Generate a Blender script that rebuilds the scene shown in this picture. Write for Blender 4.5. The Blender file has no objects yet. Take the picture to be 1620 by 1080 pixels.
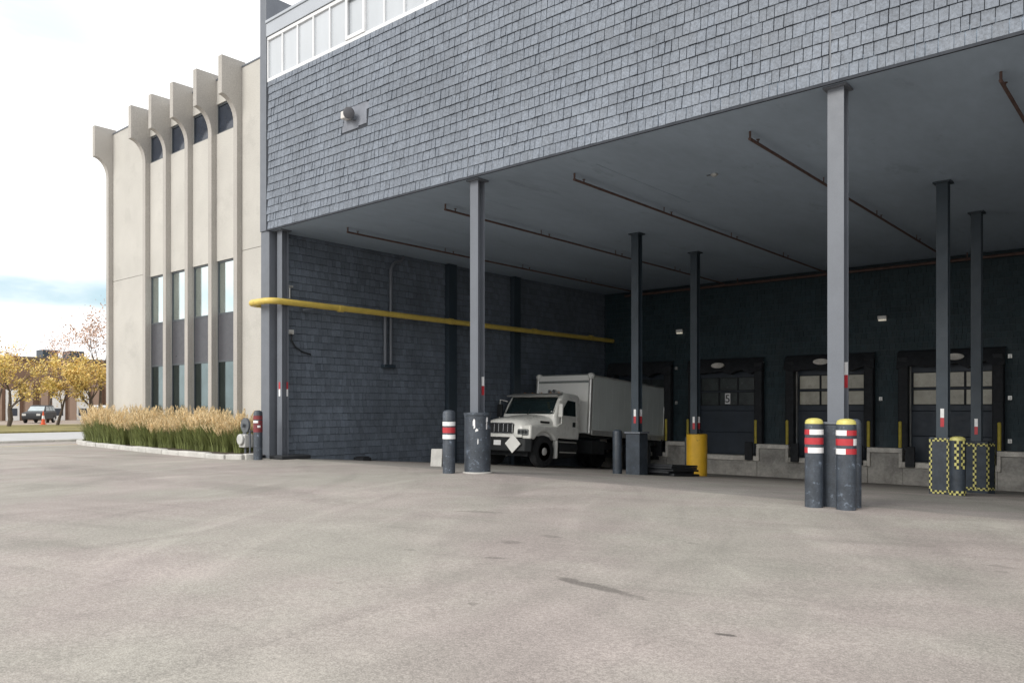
import bpy, bmesh, math, random
from mathutils import Vector, Matrix
R = math.radians
PI = math.pi
scn = bpy.context.scene
COL = scn.collection
rnd = random.Random(7)

# ------------------------------------------------------------------ helpers
def tag(o, label=None, cat=None, group=None, kind=None):
    if label: o['label'] = label
    if cat: o['category'] = cat
    if group: o['group'] = group
    if kind: o['kind'] = kind
    return o

def thing(name, label, cat, loc=(0, 0, 0), rot=(0, 0, 0), group=None):
    o = bpy.data.objects.new(name, None)
    o.empty_display_size = 0.2
    COL.objects.link(o)
    o.location = loc; o.rotation_euler = rot
    return tag(o, label, cat, group)

class MB:
    """collects simple shapes into ONE mesh object"""
    def __init__(s):
        s.v = []; s.f = []; s.mi = []
    def add(s, vs, fs, m=0):
        b = len(s.v)
        s.v += [tuple(p) for p in vs]
        for f in fs:
            s.f.append(tuple(b + i for i in f)); s.mi.append(m)
        return s
    def box(s, x0, x1, y0, y1, z0, z1, m=0):
        vs = [(x0,y0,z0),(x1,y0,z0),(x1,y1,z0),(x0,y1,z0),(x0,y0,z1),(x1,y0,z1),(x1,y1,z1),(x0,y1,z1)]
        return s.add(vs, [(3,2,1,0),(4,5,6,7),(0,1,5,4),(1,2,6,5),(2,3,7,6),(3,0,4,7)], m)
    def quad(s, a, b, c, d, m=0):
        return s.add([a,b,c,d], [(0,1,2,3)], m)
    def tube(s, pts, r, n=10, m=0, caps=True):
        pts = [Vector(p) for p in pts]
        rs = r if isinstance(r, (list, tuple)) else [r]*len(pts)
        rings = []
        up = None
        for i, p in enumerate(pts):
            if i == 0: d = pts[1]-pts[0]
            elif i == len(pts)-1: d = pts[-1]-pts[-2]
            else: d = (pts[i+1]-p).normalized() + (p-pts[i-1]).normalized()
            d.normalize()
            if up is None:
                up = Vector((0,0,1)) if abs(d.z) < .9 else Vector((1,0,0))
            a = d.cross(up)
            if a.length < 1e-5: a = d.cross(Vector((0,1,0)))
            a.normalize(); b = a.cross(d).normalized(); up = b
            rings.append([p + (a*math.cos(2*PI*k/n) + b*math.sin(2*PI*k/n))*rs[i] for k in range(n)])
        vs = [q for rg in rings for q in rg]; fs = []
        for i in range(len(rings)-1):
            for k in range(n):
                k2 = (k+1) % n
                fs.append((i*n+k, i*n+k2, (i+1)*n+k2, (i+1)*n+k))
        if caps:
            fs.append(tuple(range(n-1, -1, -1))); fs.append(tuple((len(rings)-1)*n+k for k in range(n)))
        return s.add(vs, fs, m)
    def cyl(s, x, y, z0, z1, r, n=24, m=0, r2=None):
        return s.tube([(x,y,z0),(x,y,z1)], [r, r if r2 is None else r2], n, m)
    def lathe(s, prof, c=(0,0,0), axis='z', n=28, m=0):
        vs = []; fs = []
        for (r, h) in prof:
            for k in range(n):
                a = 2*PI*k/n; p, q = r*math.cos(a), r*math.sin(a)
                vs.append({'z': (c[0]+p, c[1]+q, c[2]+h), 'x': (c[0]+h, c[1]+p, c[2]+q), 'y': (c[0]+p, c[1]+h, c[2]-q)}[axis])
        for i in range(len(prof)-1):
            for k in range(n):
                k2 = (k+1) % n
                fs.append((i*n+k, i*n+k2, (i+1)*n+k2, (i+1)*n+k))
        fs.append(tuple(range(n-1,-1,-1))); fs.append(tuple((len(prof)-1)*n+k for k in range(n)))
        return s.add(vs, fs, m)
    def prism(s, poly, a0, a1, axis='x', m=0):
        """poly in the two other axes (y,z) / (x,z) / (x,y), extruded along axis"""
        n = len(poly)
        mk = {'x': lambda p, a: (a, p[0], p[1]), 'y': lambda p, a: (p[0], a, p[1]), 'z': lambda p, a: (p[0], p[1], a)}[axis]
        vs = [mk(p, a0) for p in poly] + [mk(p, a1) for p in poly]
        fs = [tuple(range(n-1,-1,-1)), tuple(range(n, 2*n))]
        for k in range(n):
            fs.append((k, (k+1) % n, n+(k+1) % n, n+k))
        return s.add(vs, fs, m)
    def loft(s, secs, m=0, close=False, caps=True):
        n = len(secs[0]); vs = [p for q in secs for p in q]; fs = []
        for i in range(len(secs)-1):
            for k in range(n if close else n-1):
                k2 = (k+1) % n
                fs.append((i*n+k, i*n+k2, (i+1)*n+k2, (i+1)*n+k))
        if caps:
            fs.append(tuple(range(n-1,-1,-1))); fs.append(tuple((len(secs)-1)*n+k for k in range(n)))
        return s.add(vs, fs, m)
    def build(s, name, mats, parent=None, bevel=0, smooth=0, seg=2):
        me = bpy.data.meshes.new(name)
        me.from_pydata(s.v, [], s.f)
        if not isinstance(mats, (list, tuple)): mats = [mats]
        for m in mats: me.materials.append(m)
        me.polygons.foreach_set('material_index', s.mi)
        bm = bmesh.new(); bm.from_mesh(me); bmesh.ops.recalc_face_normals(bm, faces=bm.faces)
        bm.to_mesh(me); bm.free()
        if smooth:
            me.polygons.foreach_set('use_smooth', [True]*len(me.polygons))
            me.set_sharp_from_angle(angle=R(smooth))
        o = bpy.data.objects.new(name, me); COL.objects.link(o)
        if parent: o.parent = parent
        if bevel:
            b = o.modifiers.new('bevel', 'BEVEL'); b.width = bevel; b.segments = seg; b.limit_method = 'ANGLE'; b.angle_limit = R(40)
            b.harden_normals = False
        return o

def copy_tree(o, parent=None):
    c = o.copy(); COL.objects.link(c); c.parent = parent
    for ch in [x for x in bpy.data.objects if x.parent == o]:
        copy_tree(ch, c)
    return c

# ------------------------------------------------------------------ materials
MATS = {}
def mat(name, col, rough=.6, metal=0, var=.15, scale=3., fine=.0, fscale=60., bump=0., bscale=40., island=0., spec=.5,
        emit=None, coat=0, wear=None, stretch=(1,1,1), bdist=.01):
    m = bpy.data.materials.new(name); m.use_nodes = True
    nt = m.node_tree; N = nt.nodes; L = nt.links
    p = N['Principled BSDF']
    p.inputs['Roughness'].default_value = rough; p.inputs['Metallic'].default_value = metal
    p.inputs['Specular IOR Level'].default_value = spec
    if coat: p.inputs['Coat Weight'].default_value = coat; p.inputs['Coat Roughness'].default_value = .12
    tc = N.new('ShaderNodeTexCoord'); mp = N.new('ShaderNodeMapping'); mp.inputs['Scale'].default_value = stretch
    L.new(tc.outputs['Object'], mp.inputs['Vector'])
    def noise(sc, det=5, ro=.6):
        n = N.new('ShaderNodeTexNoise'); n.inputs['Scale'].default_value = sc; n.inputs['Detail'].default_value = det
        n.inputs['Roughness'].default_value = ro; L.new(mp.outputs[0], n.inputs['Vector']); return n
    def mr(src, a, b, lo=.3, hi=.7):
        q = N.new('ShaderNodeMapRange'); q.inputs['From Min'].default_value = lo; q.inputs['From Max'].default_value = hi
        q.inputs['To Min'].default_value = a; q.inputs['To Max'].default_value = b; L.new(src, q.inputs['Value']); return q.outputs[0]
    def mul(a, b):
        q = N.new('ShaderNodeMath'); q.operation = 'MULTIPLY'; L.new(a, q.inputs[0]); L.new(b, q.inputs[1]); return q.outputs[0]
    f = mr(noise(scale).outputs['Fac'], 1-var, 1+var)
    if fine: f = mul(f, mr(noise(fscale, 3).outputs['Fac'], 1-fine, 1+fine))
    if wear: f = mul(f, mr(noise(wear[0], 6, .7).outputs['Fac'], 1, wear[1], wear[2], wear[2]+.06))
    if island:
        g = N.new('ShaderNodeNewGeometry'); f = mul(f, mr(g.outputs['Random Per Island'], 1-island, 1+island, 0, 1))
    vm = N.new('ShaderNodeVectorMath'); vm.operation = 'SCALE'; vm.inputs[0].default_value = col[:3]
    L.new(f, vm.inputs['Scale']); L.new(vm.outputs[0], p.inputs['Base Color'])
    rr = mr(noise(scale*2.3).outputs['Fac'], max(.03, rough-.08), min(1, rough+.1)); L.new(rr, p.inputs['Roughness'])
    if bump:
        b = N.new('ShaderNodeBump'); b.inputs['Strength'].default_value = bump; b.inputs['Distance'].default_value = bdist
        L.new(noise(bscale, 6).outputs['Fac'], b.inputs['Height']); L.new(b.outputs[0], p.inputs['Normal'])
    if emit:
        p.inputs['Emission Color'].default_value = (*emit[:3], 1); p.inputs['Emission Strength'].default_value = emit[3]
    MATS[name] = m
    return m

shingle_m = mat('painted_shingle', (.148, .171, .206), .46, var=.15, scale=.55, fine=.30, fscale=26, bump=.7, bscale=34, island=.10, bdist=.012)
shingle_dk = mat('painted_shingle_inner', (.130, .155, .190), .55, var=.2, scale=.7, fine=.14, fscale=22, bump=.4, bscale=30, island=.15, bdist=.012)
shingle_bk = mat('shaded_shingle_rear', (.015, .034, .043), .6, var=.16, scale=.7, fine=.14, fscale=22, bump=.4, bscale=30, island=.15, bdist=.012)  # same shingles, with the shade deep in the bay put into the colour
wall_back_m = mat('shingle_backing', (.03, .035, .045), .8)
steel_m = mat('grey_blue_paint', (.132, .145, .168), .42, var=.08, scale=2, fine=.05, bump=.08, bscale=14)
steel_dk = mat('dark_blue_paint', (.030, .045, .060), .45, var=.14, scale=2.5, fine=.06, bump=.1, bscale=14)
guard_dk = mat('dark_guard_paint', (.032, .042, .056), .45, var=.35, scale=4, wear=(7, 2.6, .64), fine=.15, fscale=30)
guard_m = mat('scuffed_dark_paint', (.050, .061, .077), .45, var=.35, scale=4, wear=(9, 2.8, .585), fine=.2, fscale=30, bump=.1, bscale=20)
soffit_m = mat('painted_soffit', (.315, .388, .475), .75, wear=(1.3, .86, .60), var=.13, scale=.35, fine=.05, fscale=6, bump=.15, bscale=4, stretch=(1, .35, 1))
conc_m = mat('aggregate_concrete', (.50, .483, .445), .85, var=.09, wear=(.7, .93, .55), scale=.5, fine=.13, fscale=34, bump=.35, bscale=60, bdist=.006)
fin_m = mat('shaded_fin_concrete', (.41, .39, .36), .85, var=.08, scale=.6, fine=.15, fscale=34, bump=.35, bscale=60, bdist=.006)  # concrete darkened so the colour carries the shade on the fin sides
kerb_m = mat('kerb_concrete', (.50, .49, .46), .85, var=.2, scale=2.5, fine=.12, bump=.3)
dock_m = mat('dock_concrete', (.36, .345, .32), .85, var=.35, scale=1.7, fine=.15, fscale=14, bump=.3)
dock_edge = mat('worn_dock_edge', (.62, .59, .54), .8, var=.3, scale=3, fine=.15, bump=.2)
black_m = mat('black_rubber', (.018, .020, .024), .75, var=.3, scale=4, bump=.2, bscale=20)
door_m = mat('dark_door_panel', (.028, .040, .058), .5, var=.15, scale=2)
white_m = mat('white_paint', (.78, .78, .75), .35, var=.05, scale=2, fine=.03)
frame_m = mat('white_window_frame', (.72, .73, .74), .4, var=.05)
pane_m = mat('pale_strip_glass', (.47, .50, .53), .15, var=.10, scale=.9, spec=.8, stretch=(1,1,.25))  # pale base colour stands for reflected sky and blinds behind the glass
fascia_m = mat('fascia_metal', (.40, .43, .47), .45, var=.06, scale=.6)
office_hi = mat('sky_mirroring_pane', (.76, .85, .83), .05, 1, var=.04, scale=.8)
office_lo = mat('dark_green_glass', (.17, .22, .22), .06, 1, var=.2, scale=.7)
attic_m = mat('dark_attic_glass', (.03, .038, .055), .12, var=.2)
office_sp = mat('dark_spandrel', (.065, .066, .075), .35, var=.06)
office_fr = mat('dark_window_frame', (.07, .08, .09), .4, var=.1)
yellow_pipe = mat('yellow_gas_paint', (.62, .46, .10), .35, wear=(4, .8, .6), var=.12, scale=3, fine=.05)
yellow_m = mat('yellow_guard_paint', (.66, .39, .025), .45, var=.12, scale=3, wear=(5, .6, .62), fine=.06)
post_yellow = mat('old_yellow_paint', (.50, .40, .05), .5, var=.2, scale=6)
dome_m = mat('pale_yellow_cap', (.62, .56, .16), .45, var=.1, scale=8)
red_m = mat('red_reflective', (.46, .035, .045), .35, var=.12, scale=8)
dullred_m = mat('faded_red_band', (.20, .03, .035), .5, var=.25, scale=12)
rwhite_m = mat('white_reflective', (.82, .82, .82), .35, var=.08, scale=8)
rust_m = mat('rusty_pipe', (.095, .056, .046), .7, var=.3, scale=6)
lamp_m = mat('lamp_lens', (.7, .68, .6), .3, emit=(1, .92, .75, .25))
glass_m = mat('truck_glass', (.012, .022, .024), .05, var=.2, spec=.6)
chrome_m = mat('chrome', (.6, .6, .6), .2, 1, var=.05)
alu_m = mat('aluminium', (.62, .62, .60), .35, .7, var=.08, scale=4)
tyre_m = mat('tyre_rubber', (.016, .017, .019), .8, var=.2, scale=8, bump=.2)
rim_m = mat('steel_rim', (.58, .58, .56), .4, .1, var=.15, scale=8)
truck_w = mat('truck_white_paint', (.80, .80, .76), .28, var=.05, scale=1.5, coat=.3)
box_w = mat('truck_box_panel', (.86, .86, .83), .4, var=.04, scale=1.2)  # whitened so the box front looks more brightly lit than its sides
box_side = mat('shaded_box_side_panel', (.58, .62, .605), .4, var=.05, scale=1.2)  # white box sides coloured greyer to carry their shade
header_m = mat('translucent_roof_cap', (.26, .28, .27), .4, var=.08)
chassis_m = mat('chassis_black', (.014, .016, .018), .6, var=.2)
lamp_glass = mat('headlight_glass', (.16, .17, .17), .15, var=.4, scale=25)
pane_warm = mat('lit_frosted_pane', (.25, .24, .20), .3, var=.3, scale=2.2, island=.18, emit=(.85, .80, .64, .035))  # faint emission stands in for light coming through the panes
pane_dim = mat('dim_door_pane', (.045, .055, .055), .2, var=.4, scale=3)
soil_m = mat('bed_soil', (.06, .045, .03), .95, var=.3, scale=4, bump=.5)
leaf_m = mat('grass_leaf', (.19, .22, .07), .6, var=.3, scale=1.2, island=.4)
plume_m = mat('grass_plume', (.82, .66, .40), .75, var=.2, scale=1.2, island=.3)
gold_m = mat('golden_leaf', (.66, .46, .15), .6, var=.25, scale=.5, island=.4)
gold2_m = mat('yellow_leaf', (.64, .50, .16), .6, var=.25, scale=.5, island=.4)
rus_m = mat('russet_leaf', (.52, .34, .25), .65, var=.25, scale=.5, island=.4)
bark_m = mat('tree_bark', (.09, .07, .055), .9, var=.25, scale=5, bump=.4)
road_m = mat('street_concrete', (.42, .42, .42), .85, var=.08, scale=.4, fine=.06, fscale=20)
verge_m = mat('autumn_verge', (.20, .17, .055), .95, var=.35, scale=.7, fine=.3, fscale=9)
farlot_m = mat('far_pavement', (.33, .27, .22), .9, var=.15, scale=.4)
brick_m = mat('brown_brick', (.20, .125, .085), .85, var=.12, scale=.5, fine=.12, fscale=10)
brick_lt = mat('pale_brick_pier', (.34, .24, .18), .85, var=.12, scale=.8)
cone_m = mat('orange_cone', (.75, .12, .04), .5, var=.08)
car_dk = mat('dark_car_paint', (.018, .020, .023), .45, var=.1)
car_wh = mat('white_car_paint', (.72, .73, .74), .3, var=.04, coat=.5)
car_gl = mat('sky_reflecting_glass', (.42, .48, .50), .1, var=.1, spec=1.)  # pale base colour stands in for the sky mirrored in the windows
yline_m = mat('faded_yellow_line', (.50, .40, .22), .8, var=.25, scale=2)

# asphalt: worn, beige grey, with stains and sweeping scuffs
def asphalt(name, base, dark=0.):
    m = bpy.data.materials.new(name); m.use_nodes = True
    nt = m.node_tree; N = nt.nodes; L = nt.links; p = N['Principled BSDF']
    p.inputs['Roughness'].default_value = .88; p.inputs['Specular IOR Level'].default_value = .3
    g = N.new('ShaderNodeNewGeometry')
    def mapping(loc=(0,0,0), rot=0, sc=(1,1,1)):
        q = N.new('ShaderNodeMapping'); q.vector_type = 'TEXTURE'
        q.inputs['Location'].default_value = loc; q.inputs['Rotation'].default_value = (0,0,rot); q.inputs['Scale'].default_value = sc
        L.new(g.outputs['Position'], q.inputs['Vector']); return q.outputs[0]
    def noise(vec, sc, det=4, ro=.6, dist=0):
        n = N.new('ShaderNodeTexNoise'); n.inputs['Scale'].default_value = sc; n.inputs['Detail'].default_value = det
        n.inputs['Roughness'].default_value = ro; n.inputs['Distortion'].default_value = dist
        L.new(vec, n.inputs['Vector']); return n.outputs['Fac']
    def mr(src, lo, hi, a, b):
        q = N.new('ShaderNodeMapRange'); q.interpolation_type = 'SMOOTHSTEP'
        for k, v in zip(('From Min','From Max','To Min','To Max'), (lo,hi,a,b)): q.inputs[k].default_value = v
        L.new(src, q.inputs['Value']); return q.outputs[0]
    def op(o, a, b):
        q = N.new('ShaderNodeMath'); q.operation = o
        for i, v in enumerate((a, b)):
            if isinstance(v, (int, float)): q.inputs[i].default_value = v
            else: L.new(v, q.inputs[i])
        return q.outputs[0]
    P = g.outputs['Position']
    f = mr(noise(P, .22, 4), .3, .7, .90, 1.09)
    f = op('MULTIPLY', f, mr(noise(P, 1.3, 5), .3, .7, .95, 1.05))
    f = op('MULTIPLY', f, mr(noise(P, 30, 3, .7), .32, .68, .87, 1.13))
    f = op('MULTIPLY', f, mr(noise(P, 95, 2, .7), .35, .65, .80, 1.20))
    # long soft tyre sweeps: arcs about the turning points in front of the bay
    def polar(cx, cy, sr, sa):
        sp = N.new('ShaderNodeSeparateXYZ'); L.new(P, sp.inputs[0])
        dx = op('SUBTRACT', sp.outputs[0], cx); dy = op('SUBTRACT', sp.outputs[1], cy)
        r = op('SQRT', op('ADD', op('MULTIPLY', dx, dx), op('MULTIPLY', dy, dy)), 0); a = op('ARCTAN2', dy, dx)
        cb = N.new('ShaderNodeCombineXYZ'); L.new(op('MULTIPLY', r, sr), cb.inputs[0]); L.new(op('MULTIPLY', a, sa), cb.inputs[1]); cb.inputs[2].default_value = cx
        return cb.outputs[0]
    f = op('MULTIPLY', f, mr(noise(polar(4, 14, 1.5, 2.2), 1., 3, .6, .25), .50, .72, 1., 1.13))
    f = op('MULTIPLY', f, mr(noise(polar(-21, 1, 1.3, 2.0), 1., 3, .6, .3), .50, .70, 1., .88))
    f = op('MULTIPLY', f, mr(noise(polar(3, 2, 1.1, 1.6), 1., 3, .6, .3), .52, .72, 1., 1.08))
    f = op('MULTIPLY', f, mr(noise(mapping((3,9,0), R(18), (6, .45, 1)), 1., 3, .6, .8), .52, .74, 1., .90))
    # individual stains (x, y, rotation, half length, half width, depth)
    wob = noise(P, 7., 4, .6)
    for (x, y, a, l, w, k) in STAINS:
        vm = N.new('ShaderNodeVectorMath'); vm.operation = 'LENGTH'
        L.new(mapping((x, y, 0), a, (l, w, 50)), vm.inputs[0])
        d = op('ADD', vm.outputs['Value'], op('MULTIPLY', op('SUBTRACT', wob, .5), 1.6))
        f = op('MULTIPLY', f, mr(d, .55, 1.15, 1-k, 1.))
    # sealed dark lines
    hue = mr(noise(P, .35, 3), .35, .65, 0, 1)
    mx = N.new('ShaderNodeMix'); mx.data_type = 'RGBA'
    mx.inputs['A'].default_value = (base[0]*1.025, base[1]*.982, base[2]*.988, 1); mx.inputs['B'].default_value = (base[0]*.985, base[1]*1.01, base[2]*.97, 1)
    L.new(hue, mx.inputs['Factor'])
    vm = N.new('ShaderNodeVectorMath'); vm.operation = 'SCALE'; L.new(mx.outputs['Result'], vm.inputs[0]); L.new(f, vm.inputs['Scale'])
    L.new(vm.outputs[0], p.inputs['Base Color'])
    b = N.new('ShaderNodeBump'); b.inputs['Strength'].default_value = .5; b.inputs['Distance'].default_value = .008
    L.new(noise(P, 70, 4, .7), b.inputs['Height']); L.new(b.outputs[0], p.inputs['Normal'])
    return m
STAINS = [(-3.70, 5.32, -0.156, 0.52, 0.075, 0.42),
          (-2.29, 4.79, 0.278, 0.07, 0.030, 0.60),
          (-5.06, 5.64, 0.444, 0.12, 0.060, 0.30),
          (-5.50, 6.37, 0.410, 0.13, 0.100, 0.28),
          (-5.42, 6.96, 0.036, 0.14, 0.080, 0.25),
          (-7.32, 7.85, 0.540, 0.35, 0.100, 0.25),
          (-4.04, 7.67, -0.091, 0.11, 0.050, 0.20),
          (-1.36, 8.58, -0.080, 0.13, 0.070, 0.22),
          (-1.32, 8.31, 0.343, 0.07, 0.060, 0.20),
          (-4.04, 4.25, -0.219, 0.05, 0.050, 0.25),
          (-5.30, 3.99, 0.124, 0.04, 0.060, 0.20),
          (-5.95, 5.36, 0.261, 0.08, 0.050, 0.20),
          (-6.62, 2.77, 0.395, 0.07, 0.150, 0.12),
          (-3.69, 5.80, 0.009, 1.07, 0.280, -0.09),
          (-7.96, 10.59, 1.346, 0.96, 0.500, -0.12),
          (-8.46, 11.70, 1.020, 0.93, 0.500, -0.10),
          (-3.20, 9.38, 0.014, 0.72, 0.350, -0.10),
          (-2.29, 11.18, 0.774, 0.90, 0.400, -0.12),
          (-1.12, 5.49, -0.514, 0.45, 0.150, -0.12),
          (-3.72, 2.92, 0.158, 0.22, 0.100, -0.14),
          (-6.99, 5.79, -0.021, 1.45, 0.350, -0.07),
          (-11.62, 7.18, -0.033, 2.54, 0.500, 0.13),
          (-15.12, 5.76, 1.745, 1.38, 0.700, 0.13),
          (-17.53, 7.03, -0.074, 4.52, 0.600, 0.12),
          (-8.63, 2.94, 0.111, 0.95, 0.400, 0.10)]
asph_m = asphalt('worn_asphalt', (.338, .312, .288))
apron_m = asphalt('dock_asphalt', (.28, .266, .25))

# ------------------------------------------------------------------ the place in metres
V, UW, VB, SOF = 11.88, -18.77, 27.81, 6.10        # facade plane, inner face of side wall, dock wall, soffit height
XE, ZT = 7.2, 10.08                                # right end of the bay, top of shingles
YS, SL = 12.2, .0726
def gz(x, y):
    z = -.0125*max(0, min(x, 12)+11.4)*max(0, min(1, 1-(y-12)/5))
    if x > UW-.3 and y > YS: z -= SL*(y-YS)
    return z

# ground -------------------------------------------------------------
g = MB()
xs = [-34.2, -28, -22, -19.2]; nx = []
xs = [-34.2, -26, -19.0] + [-11.4 + 2.925*k for k in range(9)] + [40, 160]
ys = [-160, -40, -15, -8, -4, 0, 4, 8, 10, 12.2]
for j in range(len(ys)-1):
    for i in range(len(xs)-1):
        q = [(xs[i],ys[j]),(xs[i+1],ys[j]),(xs[i+1],ys[j+1]),(xs[i],ys[j+1])]
        g.add([(x,y,gz(x,y)) for x,y in q], [(0,1,2,3)])
g.quad((-34.2,12.2,0),(-19.0,12.2,0),(-19.0,160,0),(-34.2,160,0))
g.quad((12,12.2,-.29),(160,12.2,-.29),(160,160,-.29),(12,160,-.29))
tag(g.build('parking_lot', asph_m, smooth=30), kind='structure')
g = MB()
ax = [-19.0] + [-11.4 + 2.925*k for k in range(9)]
ay = [12.2, 14, 17, 20, 24, 28.2]
for j in range(len(ay)-1):
    for i in range(len(ax)-1):
        q = [(ax[i],ay[j]),(ax[i+1],ay[j]),(ax[i+1],ay[j+1]),(ax[i],ay[j+1])]
        g.add([(x,y,gz(x,y) if y > 12.2 else gz(x,12.2)) for x,y in q], [(0,1,2,3)])
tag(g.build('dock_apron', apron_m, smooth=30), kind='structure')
g = MB(); g.box(-48.5, -34.4, -160, 300, -.3, -.02); tag(g.build('street', road_m), kind='structure')
g = MB()
for k in range(-20, 60): g.box(-34.4, -34.2, k*4-.0, k*4+3.985, -.3, .10)
tag(g.build('kerb', kerb_m, bevel=.02), kind='structure')
g = MB(); g.box(-68, -48.5, -160, 300, -.3, .06); tag(g.build('verge', verge_m), kind='structure')
g = MB(); g.quad((-500,-160,0),(-68,-160,0),(-68,500,0),(-500,500,0)); tag(g.build('far_pavement', farlot_m), kind='structure')
g = MB()
for k in range(12): g.box(-31.6, -31.46, -12+k*2.0, -10.03+k*2.0, .0, .004)
tag(g.build('painted_line', yline_m), kind='structure')
# planting bed and its kerb
kp = [(-33.4,14.6),(-33.3,13.2),(-32.7,12.35),(-31.2,11.85),(-29,11.58),(-26.6,11.36),(-24.2,11.14),(-21.9,11.0),(-20.3,10.96),(-19.4,11.0),(-18.9,11.2),(-18.84,11.6)]
g = MB()
bed = [(x+(.12 if x < -19 else -.1), y+.1, .085) for x, y in kp] + [(-19.22,13.3,.085),(-33.0,14.6,.085)]
g.add(bed, [tuple(range(len(bed)))]); tag(g.build('planting_bed', soil_m), kind='structure')
g = MB(); r2 = random.Random(3)
for (a, b) in zip(kp[:-1], kp[1:]):
    a = Vector(a); b = Vector(b); n = max(1, round((b-a).length/1.1)); d = (b-a)/n; t = d.normalized(); q = Vector((-t.y, t.x))
    for k in range(n):
        p0 = a+d*k+t*.012; p1 = a+d*(k+1)-t*.012; j = r2.uniform(-.012,.012); h = .13+r2.uniform(-.015,.02)
        w0 = q*(-.10+j); w1 = q*(.12+j)
        pts = [p0+w0,p1+w0,p1+w1,p0+w1]
        g.add([(p.x,p.y,-.05) for p in pts]+[(p.x,p.y,h) for p in pts], [(3,2,1,0),(4,5,6,7),(0,1,5,4),(1,2,6,5),(2,3,7,6),(3,0,4,7)])
tag(g.build('bed_kerb', kerb_m, bevel=.025), kind='structure')

# ------------------------------------------------------------------ warehouse
wh = thing('warehouse', 'large dark blue-grey shingle-clad warehouse with an open loading bay under its overhanging front', 'warehouse', (UW, V, 0))
def P(mb, name, m, parent=wh, **k):
    """part given in world metres, parented to a thing that may sit elsewhere (no rotation)"""
    o = mb.build(name, m, parent, **k)
    off = Vector((0,0,0)); q = parent
    while q: off += q.location; q = q.parent
    o.data.transform(Matrix.Translation(-off))
    return o

def shingles(f, u0, u1, z0, z1, seed, seams=(), skip=(), rowh=.20, wmin=.105, wmax=.20, hg=.003, vg=(.007,.015)):
    rr = random.Random(seed); mb = MB()
    z = z0; row = 0
    edges = [u0] + sorted(seams) + [u1]
    while z < z1-.02:
        top = min(z+rowh*1.0, z1)
        for a, b in zip(edges[:-1], edges[1:]):
            u = a+.012 + (rr.random()*.1 if a == u0 else 0)
            while u < b-.02:
                w = rr.uniform(wmin, wmax)
                if b-.012-(u+w) < .08: w = b-.012-u
                gap = rr.uniform(*vg)
                ua, ub = u, u+w-gap; u += w
                zm = (z+top)/2; um = (ua+ub)/2
                if any(x0 < ub and ua < x1 and y0 < top-.03 and z+.03 < y1 for x0, x1, y0, y1 in skip): continue
                t0 = rr.uniform(.024, .036); t1 = rr.uniform(.006, .013); tw = rr.uniform(-.004, .004)
                zb = z + rr.uniform(-.002, .006)
                zt = top-hg
                vs = [f(ua,0,zb),f(ub,0,zb),f(ub,t0+tw,zb),f(ua,t0-tw,zb),f(ua,0,zt),f(ub,0,zt),f(ub,t1+tw,zt),f(ua,t1-tw,zt)]
                mb.add(vs, [(0,1,2,3),(3,2,6,7),(1,5,6,2),(0,3,7,4),(4,7,6,5)])
        z += rowh; row += 1
    return mb

SEAMS = [-11.40, -4.05, 3.3]
mb = shingles(lambda u,t,z: (u, V-t, z), -18.9, XE, SOF+.03, ZT, 11, SEAMS, [(-15.52,-14.66,8.02,8.54)])
P(mb, 'front_shingles', shingle_m)
mb = MB(); mb.box(-18.9, XE, V+.0, V+.35, SOF+.301, ZT); P(mb, 'front_wall', wall_back_m)
mb = MB()
for s in SEAMS: mb.box(s-.011, s+.011, V-.022, V-.001, SOF+.02, ZT)
mb.box(-18.9, XE, V-.042, V-.001, SOF-.016, SOF+.026, 1)
P(mb, 'drip_edge', [steel_m, wall_back_m])
# end wall, its shingled outer edge and the pier below
mb = MB(); mb.box(-19.2, -18.903, V-.03, 14.2, SOF, 12.45); P(mb, 'end_wall', steel_m, bevel=.01)
mb = MB(); mb.box(-19.2, UW-.03, V, V+.32, -.3, SOF-.002); P(mb, 'corner_pier', steel_m, bevel=.01)
mb = MB(); mb.box(-19.2, UW-.03, V+.322, VB+.4, -1.6, SOF); P(mb, 'side_wall', wall_back_m)
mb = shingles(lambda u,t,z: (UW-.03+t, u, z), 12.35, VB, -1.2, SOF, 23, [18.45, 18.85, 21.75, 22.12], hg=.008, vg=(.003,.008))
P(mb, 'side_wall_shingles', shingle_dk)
for y in (18.45, 21.75):
    mb = MB(); mb.box(UW-.02, UW+.16, y, y+.38, -1.2, SOF-.005); P(mb, 'wall_pier', steel_dk, bevel=.01)
# soffit and roof
mb = MB(); mb.box(UW-.03, XE, V+.0, VB+.4, SOF, SOF+.3); P(mb, 'soffit', soffit_m)
for x, y0, y1 in ((-15.1,13.6,15.9),(-12.3,13.2,14.6),(-8.9,12.8,16.6),(-9.6,17.2,20.0)):
    mb = MB(); mb.box(x, x+.05, y0, y1, SOF-.006, SOF-.001); P(mb, 'soffit_seam', soffit_m)
mb = MB(); mb.box(-18.903, XE, V+.36, VB+6, 11.3, 11.62); P(mb, 'roof', fascia_m)
mb = MB(); mb.box(XE, XE+.3, V+.02, VB+.4, -1.5, SOF+.3); P(mb, 'far_end_wall', steel_dk)
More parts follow.
